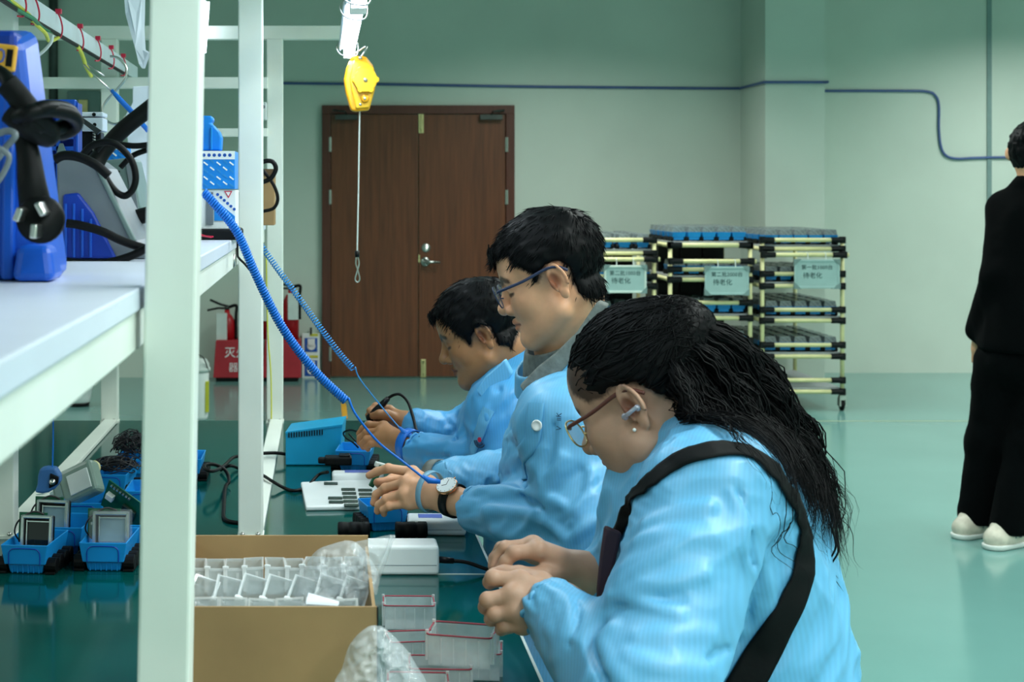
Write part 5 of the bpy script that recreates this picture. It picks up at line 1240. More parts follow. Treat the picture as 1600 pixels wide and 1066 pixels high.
def arm_sdf(p, sh, el, wr, r, seed, amp):
    d = smin(rc(p, sh, el, r[0], r[1]), rc(p, el, wr, r[1], r[2]), .03)
    a1 = np.array(Vector(el) - Vector(sh)); a2 = np.array(Vector(wr) - Vector(el))
    near = np.abs(d) < .04
    if amp and near.any():
        pp = p[near]; t = np.clip((pp - A(el)) @ A(a2) / float(a2 @ a2), -.5, 1)
        # folds wrap the upper arm, and gather towards the cuff
        cr = np.cross(a1, (0, 1, 0.3)); w1 = folds(pp, cr, 17, 2.4, amp, seed); w2 = folds(pp, a2, 30, 3.2, amp * .9, seed + 3); w3 = folds(pp, np.cross(a2, (0, 1, .4)), 20, 2.2, amp, seed + 9)
        b = np.clip(t * 2, 0, 1); g = np.clip((t - .62) / .3, 0, 1)
        d = d.copy(); d[near] -= w1 * (1 - b) + w3 * b * (1 - g) + w2 * g
    return d
def seated(legs_at, pelvis, fwd, left, parent, seed):
    """trousers, shoes and the stool under a seated person"""
    px_, py_, pz_ = pelvis; fw = Vector(fwd); lf = Vector(left); hips = Vector(pelvis)
    def f(p):
        d = ell(p, hips + Vector((0, 0, -.02)), (.17, .17, .10))
        for s_ in (-1, 1):
            h = hips + lf * .09 * s_; k = h + fw * .40 + lf * .03 * s_ + Vector((0, 0, -.02)); a = k + Vector((0, 0, -.40)) - fw * .04
            d = smin(d, smin(rc(p, h, k, .085, .062), rc(p, k, a, .062, .05), .03), .03)
        return d
    lo, hi = bounds([hips + fw * .5, hips - fw * .2, hips + lf * .25, hips - lf * .25, Vector((px_, py_, .03))], .1)
    npmesh('trousers', [surface(f, lo, hi, .014)], 'trouser_dark', parent)
    for s_ in (-1, 1):
        h = hips + lf * .09 * s_; a = h + fw * .36 + lf * .03 * s_; a.z = 0
        q = lambda p, a=a: smax(smin(rc(p, a + Vector((0, 0, .04)) - fw * .04, a + fw * .15 + Vector((0, 0, .03)), .042, .036), rc(p, a + Vector((0, 0, .05)), a + Vector((0, 0, .11)), .043, .042), .03), -(p[:, 2] - .004), .004)
        npmesh('shoe', [surface(q, *bounds([a - fw * .1, a + fw * .2, a + Vector((0, 0, .15))], .07), .009)], 'shoe_white', parent)
def stool(x, y, zs, label):
    t = thing('stool', label, 'stool', (x, y, 0), group='work stools')
    MB().lathe((x, y, zs - .04), [(.15, 0), (.165, .008), (.165, .03), (.15, .04), (.0, .041)], 28).build('seat', 'stool_grey', t, smooth=True)
    MB().lathe((x, y, .03), [(.05, 0), (.03, .05), (.024, .06), (.024, zs - .09), (.05, zs - .072)], 18).build('column', 'steel', t, smooth=True)
    for k in range(5):
        a = 2 * math.pi * k / 5 + .3; MB().tube([(x, y, .07), (x + .24 * math.cos(a), y + .24 * math.sin(a), .025)], [.02, .014], 8).lathe((x + .24 * math.cos(a), y + .24 * math.sin(a), 0), [(.016, 0), (.016, .018)], 12).build('leg', 'stool_grey', t, smooth=True)
def glasses(head, label, fm, lm_metal, rx, rz, zc=.010, xf=.108, round_=2.4, temple=.0028):
    t = thing('glasses', label, 'glasses', head.w((.1, 0, .01)))
    for s_ in (-1, 1):
        ring = []
        for k in range(36):
            a = 2 * math.pi * k / 36; c_, sn = math.cos(a), math.sin(a); e = 2 / round_
            yy = math.copysign(abs(c_) ** e, c_) * rx; zz = math.copysign(abs(sn) ** e, sn) * rz
            ring.append((xf - .10 * (abs(s_ * .033 + yy) ** 2) * 10 * .35 + zz * .10, s_ * .033 + yy, zc + zz))
        wr = [head.w(q) for q in ring]
        rim = MB().tube(wr, .0013, 8, closed=True).build('rim', lm_metal, t, smooth=True)
        cen = sum(wr, Vector()) / 36; fwd = Vector([float(x) for x in head.B[:, 0]]) * .0008
        MB().add([q + fwd for q in wr] + [q - fwd for q in wr], [tuple(range(36)), tuple(range(71, 35, -1))] + [(i, i + 36, (i + 1) % 36 + 36, (i + 1) % 36) for i in range(36)]).build('lens', 'lens', rim)
        ty = s_ * .074
        MB().tube([head.w(q) for q in smoothline([(xf - .006, s_ * (.033 + rx), zc + .008), (xf - .014, s_ * .0685, zc + .010), (.05, s_ * .0755, zc + .013), (.008, s_ * .079, zc + .020), (-.012, s_ * .081, zc + .018), (-.028, s_ * .079, zc + .006)], 5)], temple, 8).build('temple', fm, t, smooth=True)
        MB().tube([head.w(q) for q in ((xf - .001, s_ * .0125, zc - .003), (xf - .006, s_ * .0105, zc - .005))], .0012, 6).build('nose_pad', lm_metal, t)
    MB().tube([head.w(q) for q in smoothline([(xf, -.033 + rx, zc + .004), (xf + .004, 0, zc + .007), (xf, .033 - rx, zc + .004)], 4)], .0013, 8).build('bridge', lm_metal, t, smooth=True)
    return t
def limbs(pts_r): 
    def f(p):
        d = None
        for a, b, ra, rb in pts_r:
            e = rc(p, a, b, ra, rb); d = e if d is None else smin(d, e, .03)
        return d
    return f
# ---------------------------------------------------------------- nearest worker: woman with a wavy ponytail
V3 = Vector
def build_woman():
    fwd, left = V3((-.94, .34, 0)), V3((-.34, -.94, 0)); lean = Matrix.Rotation(.22, 3, left)
    R = np.array([lean @ fwd, left, lean @ V3((0, 0, 1))], f32).T
    hd = Head((986, 639), 2.06, 33, 28, 1.05, chub=.011)
    C7 = V3((.525, 2.12, 1.055)); neck0 = hd.w((-.02, 0, -.03))
    shL, elL, wrL = P(1100, 780, 1.95), P(1004, 1096, 1.80), P(868, 960, 1.95)
    shR, elR, wrR = V3((.555, 2.25, 1.0)), P(1000, 990, 2.31), P(942, 908, 2.12)
    root = person('person', 'woman with long wavy black ponytail, light blue coat and black apron straps, nearest the camera', (.6, 2.16, 0))
    def neck(p): return smin(rc(p, neck0, C7, .058, .066), rc(p, hd.w((.035, 0, -.07)), C7 + fwd * .03, .040, .06), .03)
    def skin(p): return smin(hd.skin(p), neck(p), .018)
    lo, hi = bounds([hd.w((x, y, z)) for x in (-.1, .12) for y in (-.08, .08) for z in (-.1, .14)] + [C7], .02)
    hv, hf = surface(skin, lo, hi, .0019)
    hairpx = [(860, 560), (874, 588), (892, 615), (922, 627), (951, 615), (964, 603), (984, 597), (1010, 601), (1034, 622), (1063, 637), (1078, 650), (1110, 600), (1120, 440), (960, 400), (840, 470)]
    poly = [hd.px(a, b, .06) for a, b in hairpx]
    col = hd.tint(hv, poly, lip=(.78, .62, .62))
    hl = hand_sdf((878, 948, 1.965), (930, 985, 1.90), [(812, 907, 1.985), (801, 930, 1.968), (804, 954, 1.962), (817, 976, 1.968)],
                  [[(770, 903, 1.985), (765, 910, 2.005), (780, 908, 2.025)], [(762, 938, 1.968), (758, 949, 1.988), (774, 953, 2.005)], [(773, 960, 1.963), (767, 968, 1.982), (784, 968, 1.998)], [(787, 978, 1.968), (783, 984, 1.985), (798, 982, 2.0)]],
                  [(845, 915, 2.0), (812, 900, 2.03), (788, 897, 2.035), (772, 898, 2.035)], 1.0, 1.06)
    hr = hand_sdf((915, 898, 2.10), (985, 920, 2.16), [(840, 860, 2.062), (833, 853, 2.08), (831, 856, 2.10), (834, 866, 2.115)],
                  [[(803, 864, 2.058), (790, 878, 2.058), (782, 891, 2.058)], [(790, 857, 2.078), (777, 872, 2.08), (774, 886, 2.074)], [(784, 858, 2.098), (773, 873, 2.098), (771, 885, 2.09)], [(790, 866, 2.115), (779, 876, 2.112), (776, 886, 2.106)]],
                  [(884, 898, 2.08), (850, 900, 2.052), (815, 899, 2.047), (789, 900, 2.05)], 1.0, 1.04)
    h1 = surface(hl, *bounds(hl.pts, .045), .0016); h2 = surface(hr, *bounds(hr.pts, .045), .0016)
    core = lambda p: smin(ell(p, (.56, 2.14, .84), (.10, .13, .24), R), smin(limbs([(shL, elL, .05, .04), (elL, wrL, .04, .03), (shR, elR, .05, .04), (elR, wrR, .04, .03)])(p), rc(p, shL, shR, .05, .05), .04), .04)
    cv = surface(core, *bounds([shL, elL, wrL, shR, elR, wrR, V3((.6, 2.16, .55))], .1), .014)
    npmesh('body', [(hv, hf), h1, h2, cv], 'skin_woman', root, color=np.concatenate([col, hand_tint(hl, h1[0]), hand_tint(hr, h2[0]), np.ones((len(cv[0]), 3), f32)]))
    # coat
    hips = V3((.60, 2.165, .56))
    def base(p):
        d = ell(p, (.538, 2.12, .94), (.150, .185, .185), R)
        d = smin(d, ell(p, (.572, 2.14, .76), (.158, .185, .20), R), .06); d = smin(d, ell(p, hips, (.185, .20, .15)), .06)
        d = smin(d, rc(p, shL + V3((.02, .02, .0)), shR, .078, .075), .06); d = smin(d, rc(p, C7 + V3((0, 0, -.05)), C7, .09, .068), .05)
        d = smin(d, smin(rc(p, shL, elL, .081, .070), rc(p, elL, wrL, .067, .040), .022), .022)
        return smin(d, smin(rc(p, shR, elR, .08, .07), rc(p, elR, wrR, .068, .038), .03), .03)
    specs = [([(958, 938), (1000, 922), (1040, 911), (1100, 899)], .009, .007), ([(962, 950), (1010, 940), (1060, 935)], .008, -.004),
             ([(975, 915), (1010, 890), (1046, 860)], .008, .007), ([(985, 905), (1020, 875)], .007, -.005), ([(990, 880), (1010, 862), (1030, 848)], .006, .005),
             ([(1000, 850), (1060, 838), (1120, 842)], .010, .004), ([(1010, 820), (1070, 800), (1110, 790)], .009, .004), ([(985, 935), (1020, 948), (1060, 962)], .008, .005),
             ([(1152, 770), (1168, 820), (1175, 880), (1172, 940), (1168, 975)], .005, -.0055), ([(1142, 770), (1158, 820), (1165, 880), (1162, 940)], .006, .003),
             ([(880, 930), (893, 955), (884, 990), (872, 1030), (866, 1066)], .006, .006), ([(900, 945), (905, 975), (895, 1010)], .006, -.005),
             ([(943, 976), (926, 1000), (934, 1030), (950, 1064)], .008, -.008), ([(958, 985), (945, 1006), (955, 1034), (972, 1064)], .009, .006),
             ([(1000, 1000), (1050, 990), (1110, 992)], .010, .004), ([(985, 1030), (1040, 1046), (1100, 1050)], .010, .005), ([(1090, 1040), (1130, 1015), (1150, 1000)], .007, -.005),
             ([(855, 985), (868, 1000), (880, 1030)], .005, .004), ([(846, 975), (850, 1000), (858, 1030)], .005, .004), ([(1215, 990), (1240, 940), (1262, 880)], .012, .004), ([(1265, 1050), (1285, 980), (1285, 900)], .012, .004),
             ([(1190, 870), (1200, 930), (1195, 1000)], .010, .004), ([(1215, 800), (1222, 870), (1215, 930)], .009, -.003), ([(1060, 690), (1010, 745), (975, 800)], .006, .004)]
    rf_ = ray_folds(base, specs)
    aL1, aL2 = np.array(elL - shL), np.array(wrL - elL)
    def coat(p):
        d = base(p); near = np.abs(d) < .03
        if near.any():
            pp = p[near]; t = np.clip((pp - A(elL)) @ A(aL2) / float(aL2 @ aL2), -.5, 1)
            arm = np.clip(1 - (smin(rc(pp, shL, elL, .083, .076), rc(pp, elL, wrL, .074, .04), .03)) / .02, 0, 1)
            g = np.clip((t - .55) / .35, 0, 1) * arm
            add = folds(pp, (1, -.3, .25), 9.5, 2.4, .0135, 4) * (1 - g) + folds(pp, aL2, 34, 3.5, .0075, 8) * g
            d = d.copy(); d[near] -= add - .002
        return rf_(p, d)
    lo, hi = bounds([shL, elL, wrL, shR, elR, wrR, hips + fwd * .12, hips - fwd * .12, C7], .10); lo[2] = .42
    cut = wrL + (wrL - elL).normalized() * .0
    cv = surface(coat, lo, hi, .0042)
    npmesh('coat', [cv], 'coat_blue', root)
    # gathered cuff hems
    for wr, el, r in ((wrL, elL, .040), (wrR, elR, .038)):
        ax = (wr - el).normalized(); ring = []
        for k in range(72):
            a = 2 * math.pi * k / 72; u = ax.cross(V3((0, 0, 1))).normalized(); v = ax.cross(u); rr = r * (1.0 + .05 * math.sin(9 * a) + .03 * math.sin(17 * a))
            ring.append(wr + ax * (.016 + .003 * math.sin(5 * a)) + (u * math.cos(a) + v * math.sin(a)) * rr * .93)
        MB().tube(ring, .003, 8, closed=True).build('cuff', 'coat_blue', root, smooth=True)
    # standing collar
    def collar(p):
        top = C7.lerp(neck0, .42); o = rc(p, C7, top, .083, .074); i = rc(p, C7, top, .078, .069); d = smax(o, -i, .002)
        ax = A((top - C7).normalized()); h = (p - A(C7)) @ ax; d = smax(d, h - .045 - folds(p, (0, 0, 1), 20, 1, .004, 2), .004); return smax(d, -h - .02, .004)
    npmesh('collar', [surface(collar, *bounds([C7, C7.lerp(neck0, .6)], .10), .003)], 'coat_blue', root)
    # apron straps and bib edge
    pp = [ray(coat, a, b) for a, b in ((958, 852), (968, 826), (985, 795), (1010, 760), (1050, 727), (1095, 709), (1132, 702))]
    back = [ray(coat, a, b) for a, b in ((1165, 706), (1200, 730), (1230, 765), (1250, 805), (1258, 850), (1252, 900), (1235, 945), (1212, 985), (1185, 1030), (1160, 1075), (1140, 1110), (1118, 1160), (1100, 1210))]
    ribbon(coat, [q for q in pp + back if q], [.022, .024, .026, .034, .044, .046], parent=root, name='apron_strap', off=.003, smooth=6)
    bb = [q for q in [ray(coat, a, b, 1.9) for a, b in ((962, 826), (956, 860), (948, 900), (946, 940), (944, 962))] if q]
    bib = [P(a, b, 1.96) for a, b in ((944, 820), (972, 832), (966, 860), (957, 900), (953, 940), (956, 962), (944, 966), (932, 958), (932, 920), (937, 870))]
    MB().prism(bib, V3((bib[0].x / 1.96, 1, (bib[0].z - EYE) / 1.96)) * .06).build('apron_bib', 'apron_brown', root, bev=.004)
    # hair cap drawn back into the tail, and the tail itself
    base_l = V3((-.099, 0, .074)); tail0 = hd.w(base_l)
    def cap(p):
        q = hd.loc(p); d = ell(q, (-.008, 0, .049), (.101, .081, .085)); w_ = A(base_l) - A((.06, 0, .05))
        d = smin(d, ell(q, base_l * .90, (.028, .028, .028)), .05)
        dirs = q - A(base_l); ang = np.arctan2(q[:, 1] * 1.0, dirs[:, 2] * .9 + .0001) * 9; d = d + vnoise(np.stack([ang * 3, np.linalg.norm(dirs, axis=1) * 8, q[:, 0] * 3], 1).astype(f32), 5) * .0028
        return smax(d, poly2d(q[:, 0], q[:, 2], poly) + vnoise(q * 120, 2) * .003, .012)
    lo, hi = bounds([hd.w((x, y, z)) for x in (-.15, .12) for y in (-.1, .1) for z in (-.06, .17)], .01)
    cv_ = surface(cap, lo, hi, .003)
    rg = np.random.default_rng(5); paths = []; cps = []
    nn = normal(cap, cv_[0], .003); l = hd.loc(cv_[0])
    for i in rg.choice(len(l), 520):
        q = l[i].astype(float); pts = []
        if q[0] < -.07: continue
        for k in range(12):
            s_ = k / 11; pos = q * (1 - s_) + np.array(base_l) * s_; pts.append(hd.w(pos))
        cps.append(np.array([tuple(q2) for q2 in pts], f32))
    arr = project(cap, np.concatenate(cps), .0012, 3); paths += [(arr[i * 12:(i + 1) * 12], rg.uniform(.0007, .0015)) for i in range(len(cps))]
    GA = [(1030, 535, 2.10), (1040, 590, 2.06), (1072, 650, 2.02), (1112, 705, 1.97), (1150, 752, 1.93), (1186, 800, 1.91)]
    GB = [(1040, 500, 2.10), (1100, 500, 2.11), (1165, 535, 2.12), (1222, 610, 2.13), (1262, 690, 2.13), (1292, 765, 2.12), (1306, 840, 2.10), (1312, 900, 2.08)]
    def guide(G): 
        c = np.array([tuple(x) for x in smoothline([P(*g) for g in G], 12)]); s_ = np.concatenate([[0], np.cumsum(np.linalg.norm(np.diff(c, axis=0), axis=1))]); s_ /= s_[-1]
        return lambda t: np.stack([np.interp(t, s_, c[:, k]) for k in range(3)], 1)
    ga, gb = guide(GA), guide(GB)
    tail, lift, rad = [], [], []
    locks = [(rg.beta(1.0, .95), rg.uniform(-.5, .5), rg.uniform(0, 6.28), rg.uniform(3.2, 5.2), rg.uniform(.007, .017), rg.uniform(.72, 1)) for _ in range(74)]
    for k in range(1500):
        u0, d0_, ph0, fr0, am0, ln0 = locks[k % 74]; u = float(np.clip(u0 + rg.normal(0, .034), 0, 1)); ln = min(1, ln0 * rg.uniform(.9, 1.03)) * (1 if u > .45 else .93)
        n = 34; t = np.linspace(0, ln, n)
        p_ = ga(t) * (1 - u) + gb(t) * u
        # strands near the middle fall longer than a straight blend of the guides
        dep = d0_ + rg.normal(0, .07); ph = ph0 + rg.normal(0, .25); fr = fr0; am = np.clip((t - .10) / .6, 0, 1) * am0 * rg.uniform(.8, 1.2)
        thick = np.clip(t / .15, 0.25, 1) * np.clip(1.25 - .55 * t, 0, 1)
        off = np.stack([am * np.sin(fr * 6.28 * t + ph) + rg.normal(0, .006) * t, dep * .085 * thick - .01 * t, am * .6 * np.cos(fr * 6.28 * t + ph) + rg.normal(0, .008) * t], 1) + (.0022 * np.clip(t / .3, 0, 1))[:, None] * np.stack([np.sin(t * rg.uniform(50, 95) + ph * 3), np.cos(t * rg.uniform(50, 95) + ph), np.sin(t * rg.uniform(50, 95) + ph * 5)], 1)
        if rg.uniform() < .05: off[:, 0] += (t ** 3) * rg.uniform(.0, .03); off[:, 2] += -(t ** 3) * rg.uniform(-.02, .04)
        tail.append((p_ + off).astype(f32)); lift.append(np.full(n, .006 + rg.uniform(0, .012))); rad.append(rg.uniform(.0008, .0020))
    q_ = np.concatenate(tail); d = base(q_); bad = d < .012; q_[bad] += normal(base, q_[bad], .006) * (np.concatenate(lift)[bad] + .004 - d[bad])[:, None] * (d[bad] < np.concatenate(lift)[bad] + .004)[:, None]
    paths += [(q_[i * 34:(i + 1) * 34], rad[i]) for i in range(len(rad))]
    for k in range(20):                                         # loose wisps
        t0 = rg.uniform(.3, .95); u = rg.uniform(); a = ga(np.array([t0]))[0] * (1 - u) + gb(np.array([t0]))[0] * u
        n = 16; s_ = np.linspace(0, 1, n); L = rg.uniform(.05, .13); d0 = np.array((rg.uniform(-.2, .7), -.2, -1.)); d0 /= np.linalg.norm(d0)
        p_ = a + s_[:, None] * d0 * L + np.stack([np.sin(s_ * 9 + k) * .008, s_ * -.02, np.cos(s_ * 7 + k) * .006], 1); p_ = p_.astype(f32)
        d = coat(p_); bad = d < .004
        if bad.any(): p_[bad] += normal(coat, p_[bad], .006) * (.005 - d[bad])[:, None]
        paths.append((p_, rg.uniform(.0004, .0008)))
    for a, b in (((1290, 800), [(1306, 850), (1296, 880), (1310, 905)]), ((1300, 830), [(1310, 860), (1298, 890), (1318, 925)]), ((1285, 790), [(1308, 790), (1304, 815), (1290, 820)])):
        c = smoothline([P(*a, 2.08)] + [P(*q, 2.06) for q in b], 8); paths.append((np.array([tuple(x) for x in c]), .0016))
    tv = tubes(paths, '', '')
    tag(npmesh('hair', [cv_, tv], 'hair_black', root), kind='stuff')
    # small things worn
    t = thing('earbud', 'shiny grey clip earbud on the left ear of the ponytailed woman', 'earbud', P(990, 628, 2.04))
    a, b = hd.w((-.013, .085, -.003)), hd.w((.009, .083, -.006))
    MB().tube(smoothline([a + V3((0, 0, .002)), a.lerp(b, .5) + V3(hd.left) * .004, b], 5), .0031, 10).build('arch', 'earbud', t, smooth=True)
    for q in (a, b): MB().lathe(q - V3(hd.left) * .002, [(.0, -.0052), (.004, -.0035), (.0052, 0), (.004, .0035), (0, .0052)], 16).build('bead', 'earbud', t, smooth=True)
    e = thing('earring', 'tiny pearl ear stud below the earbud of the ponytailed woman', 'earring', hd.w((.003, .086, -.026)))
    MB().lathe(hd.w((.004, .0845, -.026)), [(0, -.0028), (.0022, -.0016), (.0028, 0), (.0022, .0016), (0, .0028)], 12).build('pearl', 'watch_white', e, smooth=True)
    glasses(hd, 'brown-armed gold-rimmed glasses worn by the ponytailed woman', 'frame_brown', 'brass', .023, .019, .004, .104)
    seated(None, (.61, 2.17, .53), tuple(fwd), tuple(left), root, 1)
    stool(.62, 2.18, .47, 'grey round stool under the ponytailed woman')
build_woman()
# ---------------------------------------------------------------- middle worker: young man in glasses
def neck_of(hd, C7, fwd, r=.056): 
    n0 = hd.w((-.014, 0, -.03)); n1 = hd.w((.012, 0, -.060))
    return lambda p: smin(rc(p, n0, C7, r, r * 1.08), rc(p, n1, V3(C7) + V3(fwd) * .022, .036, .050), .03)
def build_middle():
    yaw = math.radians(20); fwd = V3((-math.cos(yaw), math.sin(yaw), 0)); left = V3((0, 0, 1)).cross(fwd); lean = Matrix.Rotation(.16, 3, left)
    R = np.array([lean @ fwd, left, lean @ V3((0, 0, 1))], f32).T
    hd = Head((867, 441), 2.66, 14, 20, 1.02)
    C7 = V3((.452, 2.765, 1.14)); U = V3((.468, 2.76, 1.03))
    shL, elL, wrL = U + left * .175 + V3((-.005, 0, -.005)), P(930, 835, 2.50), P(752, 797, 2.705)
    shR, elR, wrR = U - left * .175 + V3((0, 0, -.02)), V3((.42, 3.0, .87)), P(705, 752, 2.93)
    root = person('person', 'young man in glasses and wrist watch, light blue coat, middle of the seated three', (.57, 2.77, 0))
    nk = neck_of(hd, C7, fwd, .055)
    skin = lambda p: smin(hd.skin(p), nk(p), .011)
    hv, hf = surface(skin, *bounds([hd.w((x, y, z)) for x in (-.1, .12) for y in (-.08, .08) for z in (-.1, .14)] + [C7], .02), .0019)
    hpx = [(745, 428), (757, 424), (768, 423), (771, 409), (782, 404), (794, 402), (800, 414), (816, 419), (833, 426), (836, 440), (841, 441), (848, 424), (858, 412), (874, 408), (889, 417), (894, 440), (903, 456), (918, 466), (934, 470), (960, 440), (970, 330), (870, 290), (760, 310), (730, 390)]
    poly = [hd.px(a, b, .055) for a, b in hpx]
    col = hd.tint(hv, poly, lip=(.88, .66, .64), stub=(.8, .78, .78))
    hl = hand_sdf((700, 779, 2.775), (770, 802, 2.695), [(645, 738, 2.845), (635, 754, 2.825), (632, 772, 2.812), (640, 787, 2.805)],
                  [[(607, 732, 2.862), (589, 737, 2.873), (577, 743, 2.88)], [(602, 763, 2.85), (588, 773, 2.862), (584, 786, 2.865)], [(604, 780, 2.83), (592, 789, 2.842), (590, 799, 2.846)], [(609, 791, 2.82), (599, 797, 2.832), (600, 803, 2.836)]],
                  [(670, 756, 2.845), (632, 752, 2.885), (608, 753, 2.898), (590, 754, 2.895)], .97, .95)
    hr = hand_sdf((690, 752, 2.95), (735, 758, 2.93), [(640, 748, 2.985), (640, 756, 2.97), (642, 764, 2.96), (648, 770, 2.955)],
                  [[(612, 748, 2.98), (600, 753, 2.965), (592, 758, 2.955)], [(612, 757, 2.97), (601, 764, 2.955), (596, 770, 2.945)], [(616, 767, 2.955), (606, 773, 2.945), (602, 778, 2.94)], [(624, 774, 2.945), (615, 779, 2.94), (611, 784, 2.935)]],
                  [(668, 752, 2.93), (640, 752, 2.915), (618, 754, 2.915), (602, 757, 2.92)], .97, .92)
    h1 = surface(hl, *bounds(hl.pts, .045), .0017); h2 = surface(hr, *bounds(hr.pts, .045), .002)
    core = lambda p: smin(ell(p, (.52, 2.765, .88), (.09, .13, .26), R), smin(limbs([(shL, elL, .05, .04), (elL, wrL, .04, .03), (shR, elR, .05, .04), (elR, wrR, .04, .03)])(p), rc(p, shL, shR, .05, .05), .04), .04)
    cv = surface(core, *bounds([shL, elL, wrL, shR, elR, wrR, V3((.57, 2.77, .58))], .1), .014)
    npmesh('body', [(hv, hf), h1, h2, cv], 'skin_light', root, color=np.concatenate([col, hand_tint(hl, h1[0]), hand_tint(hr, h2[0]), np.ones((len(cv[0]), 3), f32)]))
    hips = V3((.575, 2.775, .57))
    def base(p):
        d = ell(p, (.480, 2.765, .93), (.155, .18, .165), R); d = smin(d, ell(p, (.505, 2.77, .78), (.185, .18, .2), R), .06); d = smin(d, ell(p, hips, (.22, .20, .15)), .06)
        for s_ in (-1, 1): d = smin(d, rc(p, hips + left * (.11 * s_), hips + left * (.15 * s_) + fwd * .31 + V3((0, 0, .018)), .115, .105), .05)
        d = smin(d, rc(p, shL, shR, .070, .070), .05); d = smin(d, rc(p, U, C7 - V3((0, 0, .03)), .085, .062), .05)
        d = smin(d, smin(rc(p, shL, elL, .078, .072), rc(p, elL, wrL, .068, .042), .035), .028)
        return smin(d, smin(rc(p, shR, elR, .075, .065), rc(p, elR, wrR, .062, .04), .03), .03)
    specs = [([(745, 770), (790, 765), (840, 772), (880, 790)], .007, .006), ([(760, 800), (810, 800), (850, 815), (880, 840)], .009, .006), ([(750, 785), (800, 782), (850, 795)], .007, -.006),
             ([(775, 830), (820, 845), (870, 862), (910, 866)], .009, .006), ([(830, 770), (862, 740), (880, 715)], .008, .006), ([(845, 785), (880, 760), (905, 735)], .008, -.006), ([(900, 800), (918, 770), (925, 740)], .008, .006),
             ([(880, 860), (905, 835), (935, 815)], .008, .006), ([(800, 690), (790, 720), (775, 755)], .006, .005), ([(822, 640), (812, 690), (806, 740)], .006, -.004), ([(786, 735), (810, 715), (840, 700)], .007, .006), ([(850, 700), (835, 740), (825, 762)], .007, .005),
             ([(868, 650), (862, 700), (850, 745)], .006, -.005), ([(780, 690), (800, 680), (822, 684)], .006, .006)]
    rf_ = ray_folds(base, specs); aL2 = np.array(wrL - elL)
    def coat(p):
        d = base(p); near = np.abs(d) < .03
        if near.any():
            pp = p[near]; t = np.clip((pp - A(elL)) @ A(aL2) / float(aL2 @ aL2), -.5, 1); g = np.clip((t - .6) / .3, 0, 1)
            d = d.copy(); d[near] -= folds(pp, (1, .2, .55), 10, 2.2, .0140, 14) * (1 - g) + folds(pp, aL2, 32, 3.5, .0075, 18) * g - .002
        return rf_(p, d)
    lo, hi = bounds([shL, elL, wrL, shR, elR, wrR, hips + fwd * .12, hips - fwd * .12, C7], .10); lo[2] = .42
    npmesh('coat', [surface(coat, lo, hi, .0048)], 'coat_blue', root)
    for wr, el, r in ((wrL, elL, .041), (wrR, elR, .039)):
        ax = (wr - el).normalized(); ring = []
        for k in range(72):
            a = 2 * math.pi * k / 72; u = ax.cross(V3((0, 0, 1))).normalized(); v = ax.cross(u); rr = r * (1 + .05 * math.sin(9 * a) + .03 * math.sin(17 * a))
            ring.append(wr + ax * (.016 + .003 * math.sin(5 * a)) + (u * math.cos(a) + v * math.sin(a)) * rr * .93)
        MB().tube(ring, .003, 8, closed=True).build('cuff', 'coat_blue', root, smooth=True)
    # rolled grey cuff lining of the far sleeve
    band(P(683, 748, 2.96), wrR - P(660, 752, 2.98), .034, .022, .003, 'cuff_lining', 'shirt_grey', root)
    # grey inner collar and blue outer collar
    n0 = hd.w((-.022, 0, -.03))
    def ring_collar(r0, r1, th, h0, h1, tilt, tip=0):
        top = C7.lerp(n0, .6); ax = (top - C7).normalized()
        def f(p):
            h = (p - A(C7)) @ A(ax); rad = r0 + (r1 - r0) * np.clip(h / .08, -.5, 1.2)
            q = p - A(C7) - h[:, None] * A(ax); q = q - A(fwd) * .016; dist = np.linalg.norm(q, axis=1); d = np.abs(dist - rad) - th
            fr = (p - A(C7)) @ A(fwd); d = smax(d, h - h1 + fr * tilt, .004); return smax(d, h0 - fr * tilt * .8 - h, .004) * .8
        return f
    npmesh('inner_collar', [surface(ring_collar(.070, .064, .0035, -.03, .036, .55), *bounds([C7, n0], .13), .003)], 'shirt_grey', root)
    flap = [P(a, b, 2.64) for a, b in ((811, 603), (838, 575), (866, 553), (900, 520), (932, 472), (948, 478), (930, 520), (900, 556), (868, 590), (845, 604), (822, 622))]
    MB().prism(flap, (.008, .012, .004)).build('shirt_flap', 'shirt_grey', root, bev=.003)
    npmesh('collar', [surface(ring_collar(.084, .076, .003, -.045, .012, .62), *bounds([C7, n0], .14), .003)], 'coat_blue', root)
    q = ray(coat, 840, 665)
    n_ = normal(coat, np.array([q], f32))[0]; ax = V3([float(x) for x in n_])
    bt = MB().lathe(q + ax * .001, [(.0085, 0), (.0095, .0015), (.0095, .003), (.007, .0035), (.006, .0028), (0, .0028)], 20, tuple(ax)).build('button', 'watch_white', root, smooth=True)
    ribbon(coat, [x for x in [ray(coat, a, b) for a, b in ((838, 630), (834, 660), (826, 700), (818, 740))] if x], .030, parent=root, name='placket', m='coat_blue', off=.001, thick=.002)
    for txt, (a, b), s_ in (('K', (876, 648), .012), ('II', (876, 655), .010), ('V', (876, 669), .012)):
        q = ray(coat, a - 3, b)
        if q is not None:
            text(txt, s_, q + V3((0, -.004, 0)), (math.pi / 2, math.radians(-80), 0), 'thread_dark', root, 'embroidery')
    f1, f2 = short_hair(hd, poly, 21, 4200, nk, fringe=[((.096, 0, .060), (.100, 0, .075), 150, .060), ((.070, 0, .066), (.09, 0, .07), 30, .066)])
    tag(npmesh('hair', [f1, f2], 'hair_black', root), kind='stuff')
    glasses(hd, 'dark navy-armed glasses worn by the young man in the middle', 'frame_navy', 'frame_navy', .024, .0195, .006, .107, 2.6)
    # watch and wrist strap on the left arm
    axw = (hl.fore - hl.wrist).normalized(); cw = hl.wrist.lerp(hl.fore, .12)
